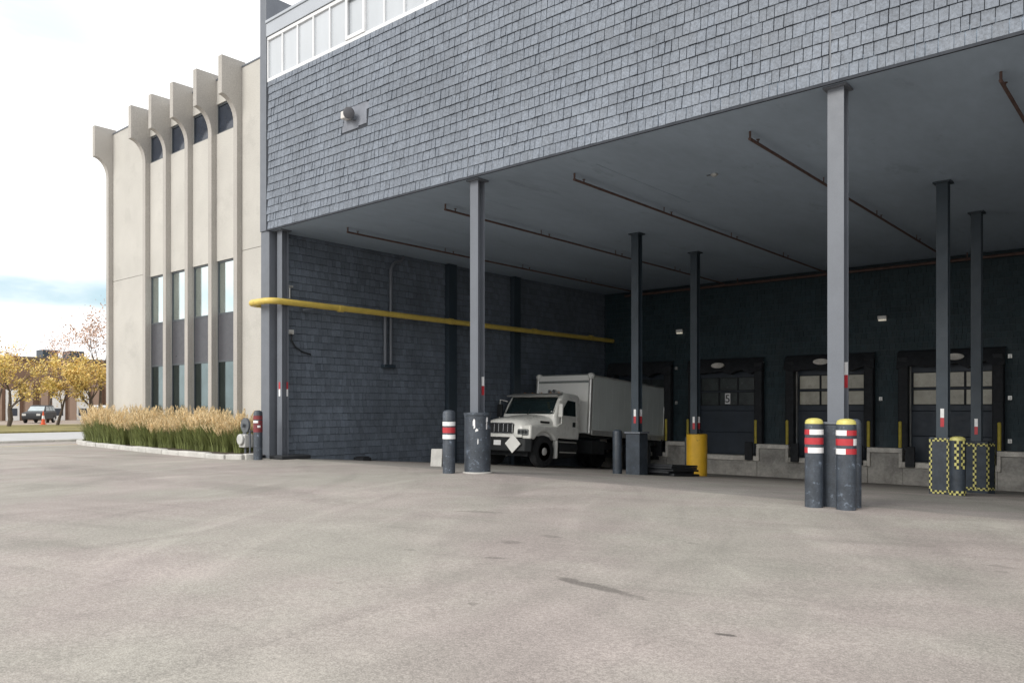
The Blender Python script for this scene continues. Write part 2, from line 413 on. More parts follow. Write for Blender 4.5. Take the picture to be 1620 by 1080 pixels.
# strip window under the roof
sw = MB(); sw.box(-18.9, XE, V+.0, V+.10, ZT+.001, ZT+.09); sw.box(-18.9, XE, V+.0, V+.10, 11.20, 11.29)
x = -18.88; k = 0
while x < XE:
    sw.box(x-.025, x+.025, V+.002, V+.098, ZT+.091, 11.199); x += .683; k += 1
for (xa) in (-15.465, -8.63, -1.8):
    for a, b, c, d in ((xa-.03,xa+.05,ZT+.09,11.2),(xa+.62,xa+.70,ZT+.09,11.2),(xa+.05,xa+.62,ZT+.09,ZT+.18),(xa+.05,xa+.62,11.11,11.2)):
        sw.box(a, b, V-.025, V-.001, c, d)
sf = P(sw, 'strip_window', frame_m, bevel=.006)
gl = MB()
x = -18.88; r2 = random.Random(5)
while x < XE-.3:
    t = r2.uniform(-.006,.006)
    gl.add([(x+.02,V+.05+t,ZT+.07),(x+.66,V+.05-t,ZT+.07),(x+.66,V+.05-t,11.22),(x+.02,V+.05+t,11.22)], [(0,1,2,3)]); x += .683
go = P(gl, 'glazing', pane_m, sf)
mb = MB(); mb.box(-18.9, XE, V+.3, V+.34, ZT, 11.29); P(mb, 'window_back_wall', steel_dk)
mb = MB(); mb.box(-18.9, XE, V-.03, V+.35, 11.295, 11.64); mb.box(-18.9, XE, V-.06, V+.35, 11.645, 11.72); P(mb, 'roof_fascia', fascia_m, bevel=.01)
mb = MB(); mb.box(-18.9, XE, V-.012, V+.3, 11.2901, 11.2949); P(mb, 'gap_strip', wall_back_m)
# dock wall ----------------------------------------------------------
DX = [-17.0, -13.3, -9.5, -5.8, -2.1, 1.6, 5.3]
DW, DZ0, DZ1 = 1.23, -.36, 2.86
bw = MB(); px = UW-.03
for c in DX:
    bw.box(px, c-DW, VB+.03, VB+.4, -1.5, SOF); bw.box(c-DW, c+DW, VB+.03, VB+.4, DZ1, SOF); bw.box(c-DW, c+DW, VB+.03, VB+.4, -1.5, DZ0-.002); px = c+DW
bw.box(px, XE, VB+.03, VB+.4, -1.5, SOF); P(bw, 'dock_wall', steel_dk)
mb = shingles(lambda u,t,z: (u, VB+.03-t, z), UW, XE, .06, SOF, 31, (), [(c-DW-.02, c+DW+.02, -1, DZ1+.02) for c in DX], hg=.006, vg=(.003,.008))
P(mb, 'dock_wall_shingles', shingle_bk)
mb = MB(); mb.box(UW, XE, VB+.42, VB+.6, -1.6, SOF+.3); P(mb, 'door_backing_slab', wall_back_m)  # unseen slab added to stop daylight showing through the door seams
# concrete dock face with raised blocks between the doors
YF = 27.42
def part_box(name, m, *q, bevel=.012): P(MB().box(*q), name, m, bevel=bevel)
for i, c in enumerate(DX):
    part_box('dock_base', dock_m, c-1.31, c+1.31, YF+.06, VB+.029, -1.6, -.56, bevel=.02)
    a = DX[i-1]+1.313 if i else UW
    part_box('dock_base', dock_m, a, c-1.313, YF+.08, VB+.029, -1.6, -.10, bevel=.02)
    part_box('dock_ledge', dock_edge, c-1.31, c+1.31, YF, VB+.02, -.557, -.385)
    part_box('dock_ledge', dock_edge, a, c-1.313, YF, VB+.02, -.097, .055)
    part_box('dock_edge', dock_edge, c-1.313-.10, c-1.313, YF-.01, YF+.078, -.56, -.098); part_box('dock_edge', dock_edge, c+1.313, c+1.313+.10, YF-.01, YF+.078, -.56, -.098)
part_box('dock_base', dock_m, DX[-1]+1.42, XE, YF+.08, VB+.029, -1.6, -.10, bevel=.02)
for i, c in enumerate(DX):
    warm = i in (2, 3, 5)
    d = MB()
    for k in range(4):
        z0 = DZ0 + k*(DZ1-DZ0)/4
        d.box(c-DW+.01, c+DW-.01, VB+.16, VB+.22, z0+.006, z0+(DZ1-DZ0)/4-.006)
    for k in (2, 3):
        z0 = DZ0 + k*(DZ1-DZ0)/4
        for a in (-1.15, -.39, .37): pass
    door = P(d, 'dock_door', door_m, bevel=.008)
    w = MB()
    for z0 in (1.47, 2.02):
        for a in (-1.10, -.345, .41): w.box(c+a, c+a+.69, VB+.145, VB+.159, z0, z0+.45)
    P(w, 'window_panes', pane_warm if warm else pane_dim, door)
    w = MB()
    for z0 in (1.47, 2.02):
        for a in (-1.10, -.345, .41):
            for q in ((a-.03,a,z0-.03,z0+.48),(a+.69,a+.72,z0-.03,z0+.48),(a,a+.69,z0-.03,z0),(a,a+.69,z0+.45,z0+.48)):
                w.box(c+q[0], c+q[1], VB+.125, VB+.158, q[2], q[3])
    P(w, 'window_trim', black_m, door)
    for a in (c-DW+.02, c+DW-.075):
        w = MB(); w.box(a, a+.055, VB-.02, VB+.12, DZ0, 2.75); P(w, 'track', alu_m if warm and a < c else steel_dk, door)
    if i in (1, 3):
        sx = c+(-.02 if i == 1 else -.30)
        w = MB(); w.box(sx-.105, sx+.105, VB+.105, VB+.122, 1.50, 1.90)
        sg = P(w, 'number_sign', rwhite_m, door)
        if i == 1:
            cu = bpy.data.curves.new('numeral', 'FONT'); cu.body = '5'; cu.size = .42; cu.align_x = 'CENTER'; cu.extrude = .003
            to = bpy.data.objects.new('numeral_source', cu); COL.objects.link(to); dg = bpy.context.evaluated_depsgraph_get()
            me = bpy.data.meshes.new_from_object(to.evaluated_get(dg)); COL.objects.unlink(to); bpy.data.objects.remove(to)
            me.transform(Matrix.Translation(Vector((sx, VB+.10, 1.555))-wh.location) @ Matrix.Rotation(R(90), 4, 'X'))
            me.materials.clear(); me.materials.append(black_m)
            no = bpy.data.objects.new('numeral', me); COL.objects.link(no); no.parent = door
    # dock seal: side pads and sagging head curtain
    for sgn in (-1, 1):
        xa = c+sgn*1.17; xb = c+sgn*1.47
        s = MB(); s.box(min(xa,xb), max(xa,xb), VB-.28, VB-.003, -.02, 3.0); P(s, 'seal_pad', black_m, bevel=.04)
    s = MB(); pts = 13
    for k in range(pts-1):
        u0, u1 = -1.5+3.0*k/(pts-1), -1.5+3.0*(k+1)/(pts-1)
        h0, h1 = 2.72-.10*math.sin(3.3*u0+i)**2 + .05*math.sin(9*u0+i*2), 2.72-.10*math.sin(3.3*u1+i)**2 + .05*math.sin(9*u1+i*2)
        y0, y1 = VB-.33+.03*math.sin(7*u0+i), VB-.33+.03*math.sin(7*u1+i)
        s.add([(c+u0,y0,h0),(c+u1,y1,h1),(c+u1,VB-.2,3.12),(c+u0,VB-.2,3.12),(c+u0,VB-.003,h0),(c+u1,VB-.003,h1),(c+u1,VB-.003,3.2),(c+u0,VB-.003,3.2)],
              [(0,1,2,3),(3,2,6,7),(0,4,5,1)])
    P(s, 'head_curtain', black_m, smooth=60)
    for sgn in (-1, 1):
        s = MB(); s.box(c+sgn*1.06-.14, c+sgn*1.06+.14, YF-.11, YF-.002, -.53, .12); P(s, 'dock_bumper', black_m, bevel=.02)
    if i in (1, 2, 3):
        w = MB(); n = 20; cx = c+(-.2 if i < 3 else .18)
        w.add([(cx+.26*math.cos(2*PI*k/n), VB-.37, 2.93+.10*math.sin(2*PI*k/n)) for k in range(n)]+[(cx+.26*math.cos(2*PI*k/n), VB-.30, 2.93+.10*math.sin(2*PI*k/n)) for k in range(n)],
              [tuple(range(n)), tuple(range(2*n-1, n-1, -1))]+[(k,(k+1)%n,n+(k+1)%n,n+k) for k in range(n)])
        P(w, 'oval_plate', dock_edge)

# ------------------------------------------------------------------ steel columns
def column(x, y, z0, z1, label, m, stick, flip=False, w=.225, d=.21):
    t = thing('steel_column', label, 'column', (x, y, z0), group='steel columns of the loading bay')
    h = z1-z0-.004
    b = MB(); b.box(-w/2, w/2, -d/2, -d/2+.022, 0.004, h); b.box(-w/2, w/2, d/2-.022, d/2, 0.004, h); b.box(-.007, .007, -d/2+.023, d/2-.023, 0.004, h)
    b.build('shaft', m, t, bevel=.004)
    b = MB(); b.box(-.17, .17, -.16, .16, h-.03, h+.003); b.build('cap_plate', m, t)
    for s in stick:
        zs = s[1]
        a = MB(); c1, c2 = (0, 1) if not flip else (1, 0)
        if s[0] == 'f': xa, ya = -.03, -d/2-.0045
        else: xa, ya = .045, d/2-.0265
        a.box(xa, xa+.07, ya, ya+.004, zs, zs+.19, c2); a.box(xa, xa+.07, ya, ya+.004, zs+.191, zs+.38, c1)
        a.build('reflective_sticker', [rwhite_m, red_m], t)
    return t
column(-18.52, 12.12, 0, SOF, 'column at the left corner of the bay against the shingled wall, red over white stickers', steel_m, [('f',1.66),('b',1.66)], True)
column(-11.36, 12.10, gz(-11.36,12.1), SOF, 'slim blue-grey front column rising from the round dark guard near the truck', steel_m, [('b',1.62)])
column(-4.02, 12.10, gz(-4.02,12.1), SOF, 'thick pale blue-grey front column behind the pair of yellow-capped bollards', steel_m, [('b',1.74)], w=.24)
column(3.3, 12.10, gz(3.3,12.1), SOF, 'front column farthest to the right, beyond the taped guards', steel_m, [('b',1.72)])
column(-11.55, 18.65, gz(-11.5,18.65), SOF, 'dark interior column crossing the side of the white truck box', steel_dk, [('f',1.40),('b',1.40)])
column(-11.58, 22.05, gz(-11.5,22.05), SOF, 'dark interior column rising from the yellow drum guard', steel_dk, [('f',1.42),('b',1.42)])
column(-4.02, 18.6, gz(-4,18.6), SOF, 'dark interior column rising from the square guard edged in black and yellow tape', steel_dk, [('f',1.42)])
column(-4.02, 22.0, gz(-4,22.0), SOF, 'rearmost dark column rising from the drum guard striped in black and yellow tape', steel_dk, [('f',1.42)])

# guards round the columns ---------------------------------------------
z = gz(-11.36, 12.1)
t = thing('column_guard', 'round dark steel guard with torn white stickers at the foot of the front column', 'column guard', (-11.36, 12.10, z), group='guards round the columns')
b = MB(); b.lathe([(.275,.03),(.275,1.19),(.29,1.20),(.29,1.255),(.17,1.26)], n=40); b.build('drum', guard_m, t, smooth=40)
b = MB(); r2 = random.Random(4)
for (ang, zz, w, h) in ((-62,.98,.05,.12),(-60,.92,.035,.08),(-50,.86,.06,.045),(-2,1.05,.05,.09),(-4,.90,.03,.14),(-45,.6,.02,.10)):
    a0 = R(ang)-w/.56; a1 = R(ang)+w/.56; rr_ = .2785
    b.add([(rr_*math.cos(a0),rr_*math.sin(a0),zz),(rr_*math.cos(a1),rr_*math.sin(a1),zz+.02),(rr_*math.cos(a1),rr_*math.sin(a1),zz+h),(rr_*math.cos((a0+a1)/2),rr_*math.sin((a0+a1)/2),zz+h+.03),(rr_*math.cos(a0),rr_*math.sin(a0),zz+h*.8)], [(0,1,2,3,4)])
b.build('torn_sticker', rwhite_m, t)
b = MB(); b.lathe([(.30,-.05),(.31,.018),(.28,.028)], n=30); b.build('footing', kerb_m, t)
z = gz(-11.5, 22.05)
t = thing('column_guard', 'bright yellow drum guard at the foot of an inner column', 'column guard', (-11.5, 22.0, z), group='guards round the columns')
b = MB(); b.lathe([(.31,-.05),(.31,1.26),(.27,1.275),(.2,1.27)], n=40); b.build('drum', yellow_m, t, smooth=40)
z = gz(-11.5, 18.65)
t = thing('column_guard', 'dark square steel guard at the inner column in front of the truck box', 'column guard', (-11.55, 18.65, z), group='guards round the columns')
b = MB(); b.box(-.22,.22,-.22,.22,-.08,1.12); b.build('casing', guard_dk, t, bevel=.02)
b = MB(); b.box(-.25,.25,-.25,.25,1.122,1.17); b.build('top_plate', steel_m, t, bevel=.01)
# taped guards
def checks(mb, p0, p1, n, w, out, m0=0, m1=1):
    """black and yellow check tape from p0 to p1"""
    p0 = Vector(p0); p1 = Vector(p1); d = (p1-p0)/n; s = d.normalized().cross(Vector(out)).normalized()*w/2; e = Vector(out)*.004
    for k in range(n):
        for j in (-1, 0):
            m = (k+j) % 2
            a = p0+d*k+s*(j); c = a+d
            a2 = a+s; c2 = c+s
            mb.quad(a+e, c+e, c2+e, a2+e, m)
tape_y = mat('tape_yellow', (.50, .47, .16), .5, var=.25, scale=15)
z = gz(-4, 18.6)
t = thing('column_guard', 'dark square guard with black and yellow tape along its edges', 'column guard', (-4.05, 18.6, z), group='guards round the columns')
b = MB(); b.box(-.20,.20,-.20,.20,-.08,1.20); b.build('casing', guard_dk, t, bevel=.02)
b = MB()
checks(b, (-.165,-.20,.06), (-.165,-.20,1.16), 18, .055, (0,-1,0)); checks(b, (.165,-.20,.06), (.165,-.20,1.16), 18, .055, (0,-1,0))
checks(b, (-.13,-.20,1.15), (.13,-.20,1.15), 6, .07, (0,-1,0)); checks(b, (-.13,-.20,.06), (.13,-.20,.06), 6, .07, (0,-1,0))
b.build('check_tape', [tape_y, black_m], t); b = MB()
checks(b, (.20,-.14,.06), (.20,-.14,1.16), 18, .07, (1,0,0))
b.build('check_tape', [tape_y, black_m], t); b = MB()
checks(b, (.20,.14,.06), (.20,.14,1.16), 18, .07, (1,0,0))
b.build('check_tape', [tape_y, black_m], t)
z = gz(-4, 22)
t = thing('column_guard', 'dark octagonal guard with four upright lines of black and yellow tape', 'column guard', (-4.0, 22.0, z), group='guards round the columns')
b = MB(); b.lathe([(.36,-.08),(.36,1.25),(.3,1.26)], n=8); b.build('casing', guard_dk, t)
b = MB()
for k in range(8):
    a = R(45*k); rr_ = .362; p = (rr_*math.cos(a), rr_*math.sin(a)); o_ = (math.cos(a), math.sin(a), 0)
    checks(b, (p[0],p[1],.1), (p[0],p[1],1.2), 16, .075, o_)
    a2 = R(45*k+45); q = (rr_*math.cos(a2), rr_*math.sin(a2)); am = R(45*k+22.5); om = (math.cos(am), math.sin(am), 0)
    for zz in (.12, 1.18): checks(b, (p[0],p[1],zz), (q[0],q[1],zz), 5, .07, om)
b.build('check_tape', [tape_y, black_m], t)

# ------------------------------------------------------------------ bollards
def bollard(x, y, h, r, label, bands=(), cap=None, body=guard_m, dome=True, grp='bollards by the bay columns', clamp=False):
    z = gz(x, y); t = thing('bollard', label, 'bollard', (x, y, z), group=grp)
    b = MB(); pr_ = [(r,-.06),(r,h)]
    if dome and not cap: pr_ += [(r*.93,h+.03),(r*.7,h+.055),(r*.3,h+.068)]
    b.lathe(pr_, n=28); b.build('post', body, t, smooth=40)
    if cap:
        b = MB(); b.lathe([(r*.98,h+.001),(r*.98,h+.02),(r*.88,h+.055),(r*.6,h+.075),(r*.25,h+.083)], n=28); b.build('dome_cap', cap, t, smooth=40)
    for (z0, z1, segs) in bands:
        # segs: list of (a0,a1,material index) in degrees, 0 = +x
        b = MB(); rr_ = r+.003
        for a0, a1, mi in segs:
            n = max(2, int((a1-a0)/12)); ring = [R(a0+(a1-a0)*k/n) for k in range(n+1)]
            for k in range(n):
                b.quad((rr_*math.cos(ring[k]),rr_*math.sin(ring[k]),z0),(rr_*math.cos(ring[k+1]),rr_*math.sin(ring[k+1]),z0),
                       (rr_*math.cos(ring[k+1]),rr_*math.sin(ring[k+1]),z1),(rr_*math.cos(ring[k]),rr_*math.sin(ring[k]),z1), mi)
        b.build('band', [rwhite_m, red_m, dullred_m], t, smooth=40)
    return t
# view direction onto the bollards is about 310 degrees (the +x, -y side)
W_, R_, D_ = 0, 1, 2
bollard(-18.53, 11.38, 1.22, .115, 'dark bollard with faded dull red bands at the left corner of the bay', [(1.05,1.15,[(0,360,D_)]),(.96,1.02,[(190,330,W_),(330,550,D_)]),(.905,.95,[(0,360,D_)]),(.84,.895,[(180,250,W_),(250,320,D_),(320,360,W_),(360,540,D_)]),(.72,.83,[(0,360,D_)])])
bollard(-11.72, 11.62, 1.24, .13, 'dark bollard with white, red and white bands beside the round guard', [(.98,1.065,[(0,360,W_)]),(.835,.95,[(0,360,R_)]),(.71,.80,[(0,360,W_)])])
bollard(-4.20, 11.62, 1.21, .128, 'left of the two yellow-capped bollards at the thick front column', [(1.055,1.13,[(170,262,R_),(262,530,W_)]),(.915,1.01,[(0,360,R_)]),(.79,.87,[(170,250,R_),(250,530,W_)])], dome_m)
bollard(-3.76, 11.66, 1.21, .135, 'right of the two yellow-capped bollards at the thick front column', [(1.055,1.13,[(150,290,W_),(290,510,R_)]),(.915,1.01,[(150,330,R_),(330,372,W_),(372,510,R_)]),(.79,.87,[(150,285,W_),(285,510,R_)])], dome_m)
bollard(-3.74, 11.99, 1.22, .085, 'plain slim dark bollard tucked behind the right yellow-capped bollard', [], None)
bollard(-11.98, 18.35, 1.14, .13, 'plain dark bollard to the left of the square guard by the truck box', [], None, guard_dk)
bollard(-11.92, 22.2, 1.12, .085, 'slim dark bollard behind the yellow drum guard', [])
tb = bollard(-3.66, 18.15, 1.12, .15, 'dark bollard with a yellow and black taped head by the square guard', [], tape_y, guard_dk)
for a in (275, 318, 10):
    b = MB(); p = (.152*math.cos(R(a)), .152*math.sin(R(a))); checks(b, (p[0],p[1],.55), (p[0],p[1],1.12), 9, .08, (math.cos(R(a)), math.sin(R(a)), 0)); b.build('check_tape', [tape_y, black_m], tb)
b = MB()
for k in range(10):
    a, a2 = R(36*k), R(36*k+36); am = (a+a2)/2
    checks(b, (.156*math.cos(a), .156*math.sin(a), .06), (.156*math.cos(a2), .156*math.sin(a2), .06), 2, .09, (math.cos(am), math.sin(am), 0))
b.build('check_tape', [tape_y, black_m], tb)
# steel plate guard between the capped bollards
z = gz(-4.0, 12)
t = thing('column_guard', 'flat-topped steel plate guard between the two yellow-capped bollards', 'column guard', (-4.02, 11.93, z), group='guards round the columns')
b = MB(); b.box(-.22,.28,-.17,.20,-.05,1.20); b.build('casing', guard_m, t, bevel=.015)
b = MB(); b.box(-.24,.30,-.19,.22,1.202,1.235); b.build('top_plate', steel_m, t, bevel=.01)
# yellow dock posts
for i, (x, lab) in enumerate(((-18.3,'left of the truck'),(-15.72,'right of the parked truck'),(-14.78,'left of the door numbered 5'),(-12.06,'right of the door numbered 5'),(-10.90,'left of the door behind the capped bollards'),
              (-8.17,'right of the door behind the capped bollards'),(-7.2,'left of the door behind the taped guards'),(-4.44,'right of the door behind the taped guards'))):
    t = thing('dock_post', 'short yellow dock post '+lab, 'guide post', (x, 27.55, .056), group='yellow posts along the dock edge')
    b = MB(); b.cyl(0,0,0,.84,.055,16); b.lathe([(.055,.84),(.04,.86),(.015,.868)], n=16); b.build('post', post_yellow, t, smooth=40)
    b = MB(); b.box(-.09,.09,-.09,.09,0,.015); b.build('base_plate', steel_dk, t)

# ------------------------------------------------------------------ pipes, lamps and fittings
def arc(c, r, a0, a1, n, ax):
    return [tuple(Vector(c)+r*(math.cos(a0+(a1-a0)*k/n)*Vector(ax[0])+math.sin(a0+(a1-a0)*k/n)*Vector(ax[1]))) for k in range(n+1)]
t = thing('gas_pipe', 'long yellow gas pipe bending round the bay corner and running along the shingled side wall', 'pipe', (-19.35, 11.7, 4.1))
zp = 4.17; xl = -19.42; yf = 11.62; xr = -18.36
path = [(xl,13.35,zp),(xl,yf+.28,zp)] + arc((xl+.28,yf+.28,zp),.28,PI,1.5*PI,8,((1,0,0),(0,1,0)))[1:] + [(xr-.28,yf,zp)] + arc((xr-.28,yf+.28,zp),.28,1.5*PI,2*PI,8,((1,0,0),(0,1,0)))[1:] + [(xr,14,zp),(xr,20,zp-.02),(xr,VB-.05,zp-.04)]
b = MB(); b.tube(path, .085, 16); P(b, 'pipe_run', yellow_pipe, t, smooth=50)
for y in (12.9, 16.4, 20.0, 23.6, 27.0):
    b = MB(); b.box(xr-.36, xr+.02, y-.02, y+.02, zp-.13, zp-.09); b.box(xr-.02, xr+.02, y-.021, y+.021, zp-.09, zp+.10); P(b, 'bracket', steel_m, t)
for y in (13.9, 18.3, 22.6, 26.2):
    b = MB(); b.lathe([(.087,-.09),(.10,-.085),(.10,.085),(.087,.09)], (xr, y, zp-.01), 'y', 16); P(b, 'coupling', yellow_pipe, t, smooth=40)
# sprinkler branch pipes
SX = [-16.9, -13.25, -9.53, -5.80, -2.08, 1.6]
r2 = random.Random(9)
for i, x in enumerate(SX):
    zp2 = SOF-.13
    lab = ('rusty sprinkler pipe nearest the shingled side wall', 'second rusty sprinkler pipe from the side wall, ending left of the slim front column', 'third rusty sprinkler pipe from the side wall, ending right of the slim front column',
           'fourth rusty sprinkler pipe, passing behind the thick front column', 'fifth rusty sprinkler pipe from the side wall, right of the thick front column', 'sixth rusty sprinkler pipe from the shingled side wall')[i]
    t = thing('sprinkler_pipe', lab, 'pipe', (x, 13.0, zp2), group='sprinkler pipes under the soffit')
    b = MB(); b.tube([(0,0,0),(0,VB-.35-13.0,-.01)], .027, 8); b.build('branch_pipe', rust_m, t, smooth=40)
    b = MB(); b.tube([(0,0.02,.0),(0,.02,.13)], .02, 8); b.build('hanger', rust_m, t)
    for k in range(1, 4): b = MB(); b.tube([(0,k*3.6,.0),(0,k*3.6,.13)], .012, 6); b.build('hanger', rust_m, t)
    for k in range(4):
        b = MB(); yy = .35+k*3.6
        b.tube([(0,yy,.02),(0,yy,.075)], .014, 6); b.cyl(0,yy,.072,.078,.035,10); b.build('sprinkler_head', rust_m, t)
t = thing('sprinkler_main', 'rusty main sprinkler pipe running along the top of the dock wall', 'pipe', (-17, VB-.3, SOF-.2))
b = MB(); b.tube([(-17.6,VB-.3,SOF-.2),(XE-.2,VB-.3,SOF-.2)], .05, 10); P(b, 'main_pipe', rust_m, t, smooth=40)
for x in SX[1:]: b = MB(); b.box(x+.5, x+.53, VB-.32, VB-.28, SOF-.2, SOF-.001); P(b, 'hanger', rust_m, t)
t = thing('ceiling_fitting', 'small round ceiling fitting between two sprinkler pipes on the soffit', 'fitting', (-7.4, 14.9, SOF))
b = MB(); b.lathe([(.07,-.003),(.07,-.03),(.03,-.06)], (0,0,0)); b.build('body', alu_m, t, smooth=40)
b = MB(); b.box(-.16,.0,-.02,.02,-.02,-.003); b.build('strap', steel_m, t)
# floodlight
t = thing('floodlight', 'round grey floodlight bolted to a bare patch of the upper shingle front', 'floodlight', (-15.12, V, 8.28))
b = MB(); b.prism([(-.5,-.30),(.12,-.30),(.12,-.26),(.42,-.26),(.42,.06),(.56,.06),(.56,.22),(.42,.22),(.42,.32),(-.22,.32),(-.22,.2),(-.43,.2),(-.43,-.08),(-.5,-.08)], -.012, -.001, 'y'); b.build('bare_patch', mat('bare_wall_patch', (.20,.215,.25), .7, var=.15, scale=4), t)
b = MB(); b.lathe([(.05,-.22),(.07,-.20),(.10,-.10),(.12,.0),(.135,.10),(.11,.115)], (0,0,0), 'x', 24)
ho = b.build('housing', mat('grey_lamp_housing', (.10,.10,.11), .4, var=.1), t, smooth=35); ho.location = (.0,-.22,0); ho.rotation_euler = (0, R(12), R(-28))
b = MB(); b.box(-.05,.05,-.10,-.012,-.12,-.02); b.tube([(0,-.06,-.07),(0,-.22,-.07)], .03, 8); b.build('bracket', steel_m, t)
b = MB(); b.box(-.34,-.05,-.19,-.015,-.05,.13); b.build('ballast_box', mat('pale_lamp_box', (.62,.60,.57), .4), t, bevel=.02)
# wall camera with its cable
t = thing('wall_camera', 'small white camera with a hanging black cable on the shingled side wall', 'camera', (UW, 12.52, 3.42))
b = MB(); b.box(0,.10,-.05,.05,-.06,.06); b.build('mount', white_m, t, bevel=.01)
b = MB(); b.tube([(.08,-.02,0),(.2,-.24,-.01)], .06, 14); b.build('housing', white_m, t, smooth=40)
b = MB(); b.tube([(.05,.0,-.05),(.05,.0,-.22),(.05,.12,-.4),(.05,.35,-.52),(.05,.62,-.58)], .022, 8); b.build('cable', black_m, t, smooth=40)
t = thing('wall_lamp', 'small grey lamp above the yellow gas pipe at the bay corner', 'lamp', (UW+.1, 12.3, 4.62))
b = MB(); b.box(-.1,.22,-.06,.10,-.03,.03); b.build('hood', alu_m, t, bevel=.01)
b = MB(); b.tube([(.16,.02,-.03),(.16,.02,-.32)], .018, 8); b.build('stem', white_m, t)
for x, zz, lab in ((-15.25, 4.31, 'small white wall lamp high on the dock wall above the truck'), (-7.8, 4.28, 'small white wall lamp high on the dock wall right of the thick front column')):
    t = thing('wall_lamp', lab, 'lamp', (x, VB, zz), group='lamps on the dock wall')
    b = MB(); b.box(-.14,.14,-.12,-.005,-.02,.10); b.build('hood', white_m, t, bevel=.02)
    b = MB(); b.box(-.12,.12,-.10,-.01,-.07,-.022); b.build('lens', lamp_m, t, bevel=.015)
# conduits
t = thing('conduit', 'grey conduit pair on the side wall, one curving up to the soffit', 'conduit', (UW, 15.8, 2.65))
b = MB(); b.tube([(.09,.22,0),(.09,.22,2.6)] + [tuple(p) for p in arc((.09,.62,2.85),.40,PI,.5*PI,6,((0,1,0),(0,0,1)))] + [(.09,.75,3.40)], .052, 10); b.build('tall_conduit', steel_m, t, smooth=40)
b = MB(); b.tube([(.09,0,0),(.09,0,1.5)], .052, 10); b.build('short_conduit', steel_m, t, smooth=40)
b = MB(); b.box(.0,.18,-.10,.34,-.08,.02); b.build('end_box', steel_dk, t, bevel=.01)
# small hooks / signal knobs beside the doors
for i, (x, zz) in enumerate(((-15.4,2.9),(-15.4,1.55),(-11.9,2.95),(-11.9,1.7),(-7.85,1.65),(-4.2,2.9),(-4.2,1.65),(-4.2,.35))):
    where = ('above the truck end post', 'beside the rear of the truck', 'at the upper right of door 5', 'right of door 5 at pane height', 'right of the middle dock door',
             'above the end post past the taped guards', 'past the taped guards at pane height', 'past the taped guards, lowest of three')[i]
    t = thing('dock_hook', 'small pale metal hook on the dock wall '+where, 'hook', (x, VB, zz), group='hooks beside the dock doors')
    b = MB(); b.box(-.05,.05,-.06,-.01,-.06,.06); b.build('plate', alu_m, t); b = MB(); b.tube([(0,-.06,.03),(0,-.12,.02),(0,-.12,-.05),(0,-.06,-.06)], .014, 6); b.build('ring', alu_m, t)
# odds on the ground
t = tag(MB().box(-.22,.22,-.16,.16,0,.10).box(-.18,.18,-.12,.12,.1,.13).build('drain_box', black_m, bevel=.015), 'low black box at the foot of the shingled side wall', 'box'); t.location = (UW+.25, 14.8, gz(-18.5,14.8)-.01)
t = tag(MB().box(-.3,.3,-.45,.45,0,.10).build('wheel_stop', black_m, bevel=.02), 'low black rubber block beside the corner column', 'block'); t.location = (-18.3, 12.2, -.005)
b = MB(); b.prism([(-.26,0),(.26,0),(.12,.46),(-.02,.46)], -.26, .10, 'x')
t = tag(b.build('concrete_wedge', kerb_m, bevel=.02), 'pale slanted concrete block behind the banded bollard', 'block'); t.location = (-14.72, 14.25, gz(-14.72,14.25)-.01); t.rotation_euler = (R(-4),0,R(40)); t.scale = (.8,.8,1)
t = thing('mat_stack', 'low stack of dark rubber mats on the ground between two inner columns', 'mat stack', (-11.35, 19.9, gz(-11.4,19.9)), (R(-4.15),0,R(4)))
r2 = random.Random(2)
for k in range(5):
    b = MB(); dx, dy = r2.uniform(-.06,.06), r2.uniform(-.08,.08); b.box(-.4+dx,.5+dx,-.75+dy,.95+dy,.01+k*.062,.068+k*.062); b.build('mat', black_m, t, bevel=.01)
# gas meter
t = thing('gas_meter', 'grey gas meter with a round dark regulator beside the planting bed', 'gas meter', (-19.5, 11.6, .08))
b = MB(); b.lathe([(.20,-.03),(.20,.03),(.12,.08),(.06,.09)], (0,0,.80), 'y', 24); b.lathe([(.05,-.12),(.05,.12)], (0,0,.80), 'y', 12); b.build('regulator', mat('regulator_grey', (.10,.11,.12), .4), t, smooth=35)
b = MB(); b.box(-.14,.17,-.13,.13,.20,.56); b.lathe([(.15,.0),(.15,.08)], (.015,-.2,.42), 'y', 20); b.build('meter_body', mat('meter_grey', (.50,.50,.48), .45), t, bevel=.03)
b = MB(); b.tube([(0,0,-.05),(0,0,.8)], .03, 10); b.tube([(.12,0,.5),(.22,0,.62),(.22,0,-.05)], .025, 10); b.tube([(-.12,0,.5),(-.25,.1,.62),(-.25,.9,.62)], .025, 10); b.build('riser', steel_m, t, smooth=40)

# ------------------------------------------------------------------ concrete office building with fins
YW = 13.35
of = thing('office_building', 'pale concrete office block with tall fins flaring at the roofline beside the dark warehouse', 'office building', (-25.5, YW, 0))
FX = [-32.14, -29.01, -27.44, -25.88, -24.31, -22.75]; FT = .22
w = MB()
JZ = 6.27
def panel(x0, x1, z0, z1):
    cuts = [z0] + ([JZ] if z0 < JZ-.05 < JZ+.05 < z1 else []) + [z1]
    for a, c in zip(cuts[:-1], cuts[1:]):
        w.box(x0, x1, YW, YW+.34, a+(.008 if a == JZ else 0), c-(.008 if c == JZ else 0))
panel(-32.24, FX[1]+FT/2-.004, 0, 12.0)
for a, c in zip(FX[1:-1], FX[2:]):
    x0, x1 = a+FT/2, c-FT/2
    w.box(x0-.001, x1+.001, YW, YW+.34, 0, .28)
    w.box(x0-.001, x1+.001, YW, YW+.34, 6.12, 10.25); w.box(x0-.001, x1+.001, YW, YW+.34, 11.22, 12.0)
    w.box(c-FT/2+.001, c+FT/2-.001, YW, YW+.34, 0, 12.0)
panel(FX[-1]+FT/2+.001, -19.205, 0, 12.0)
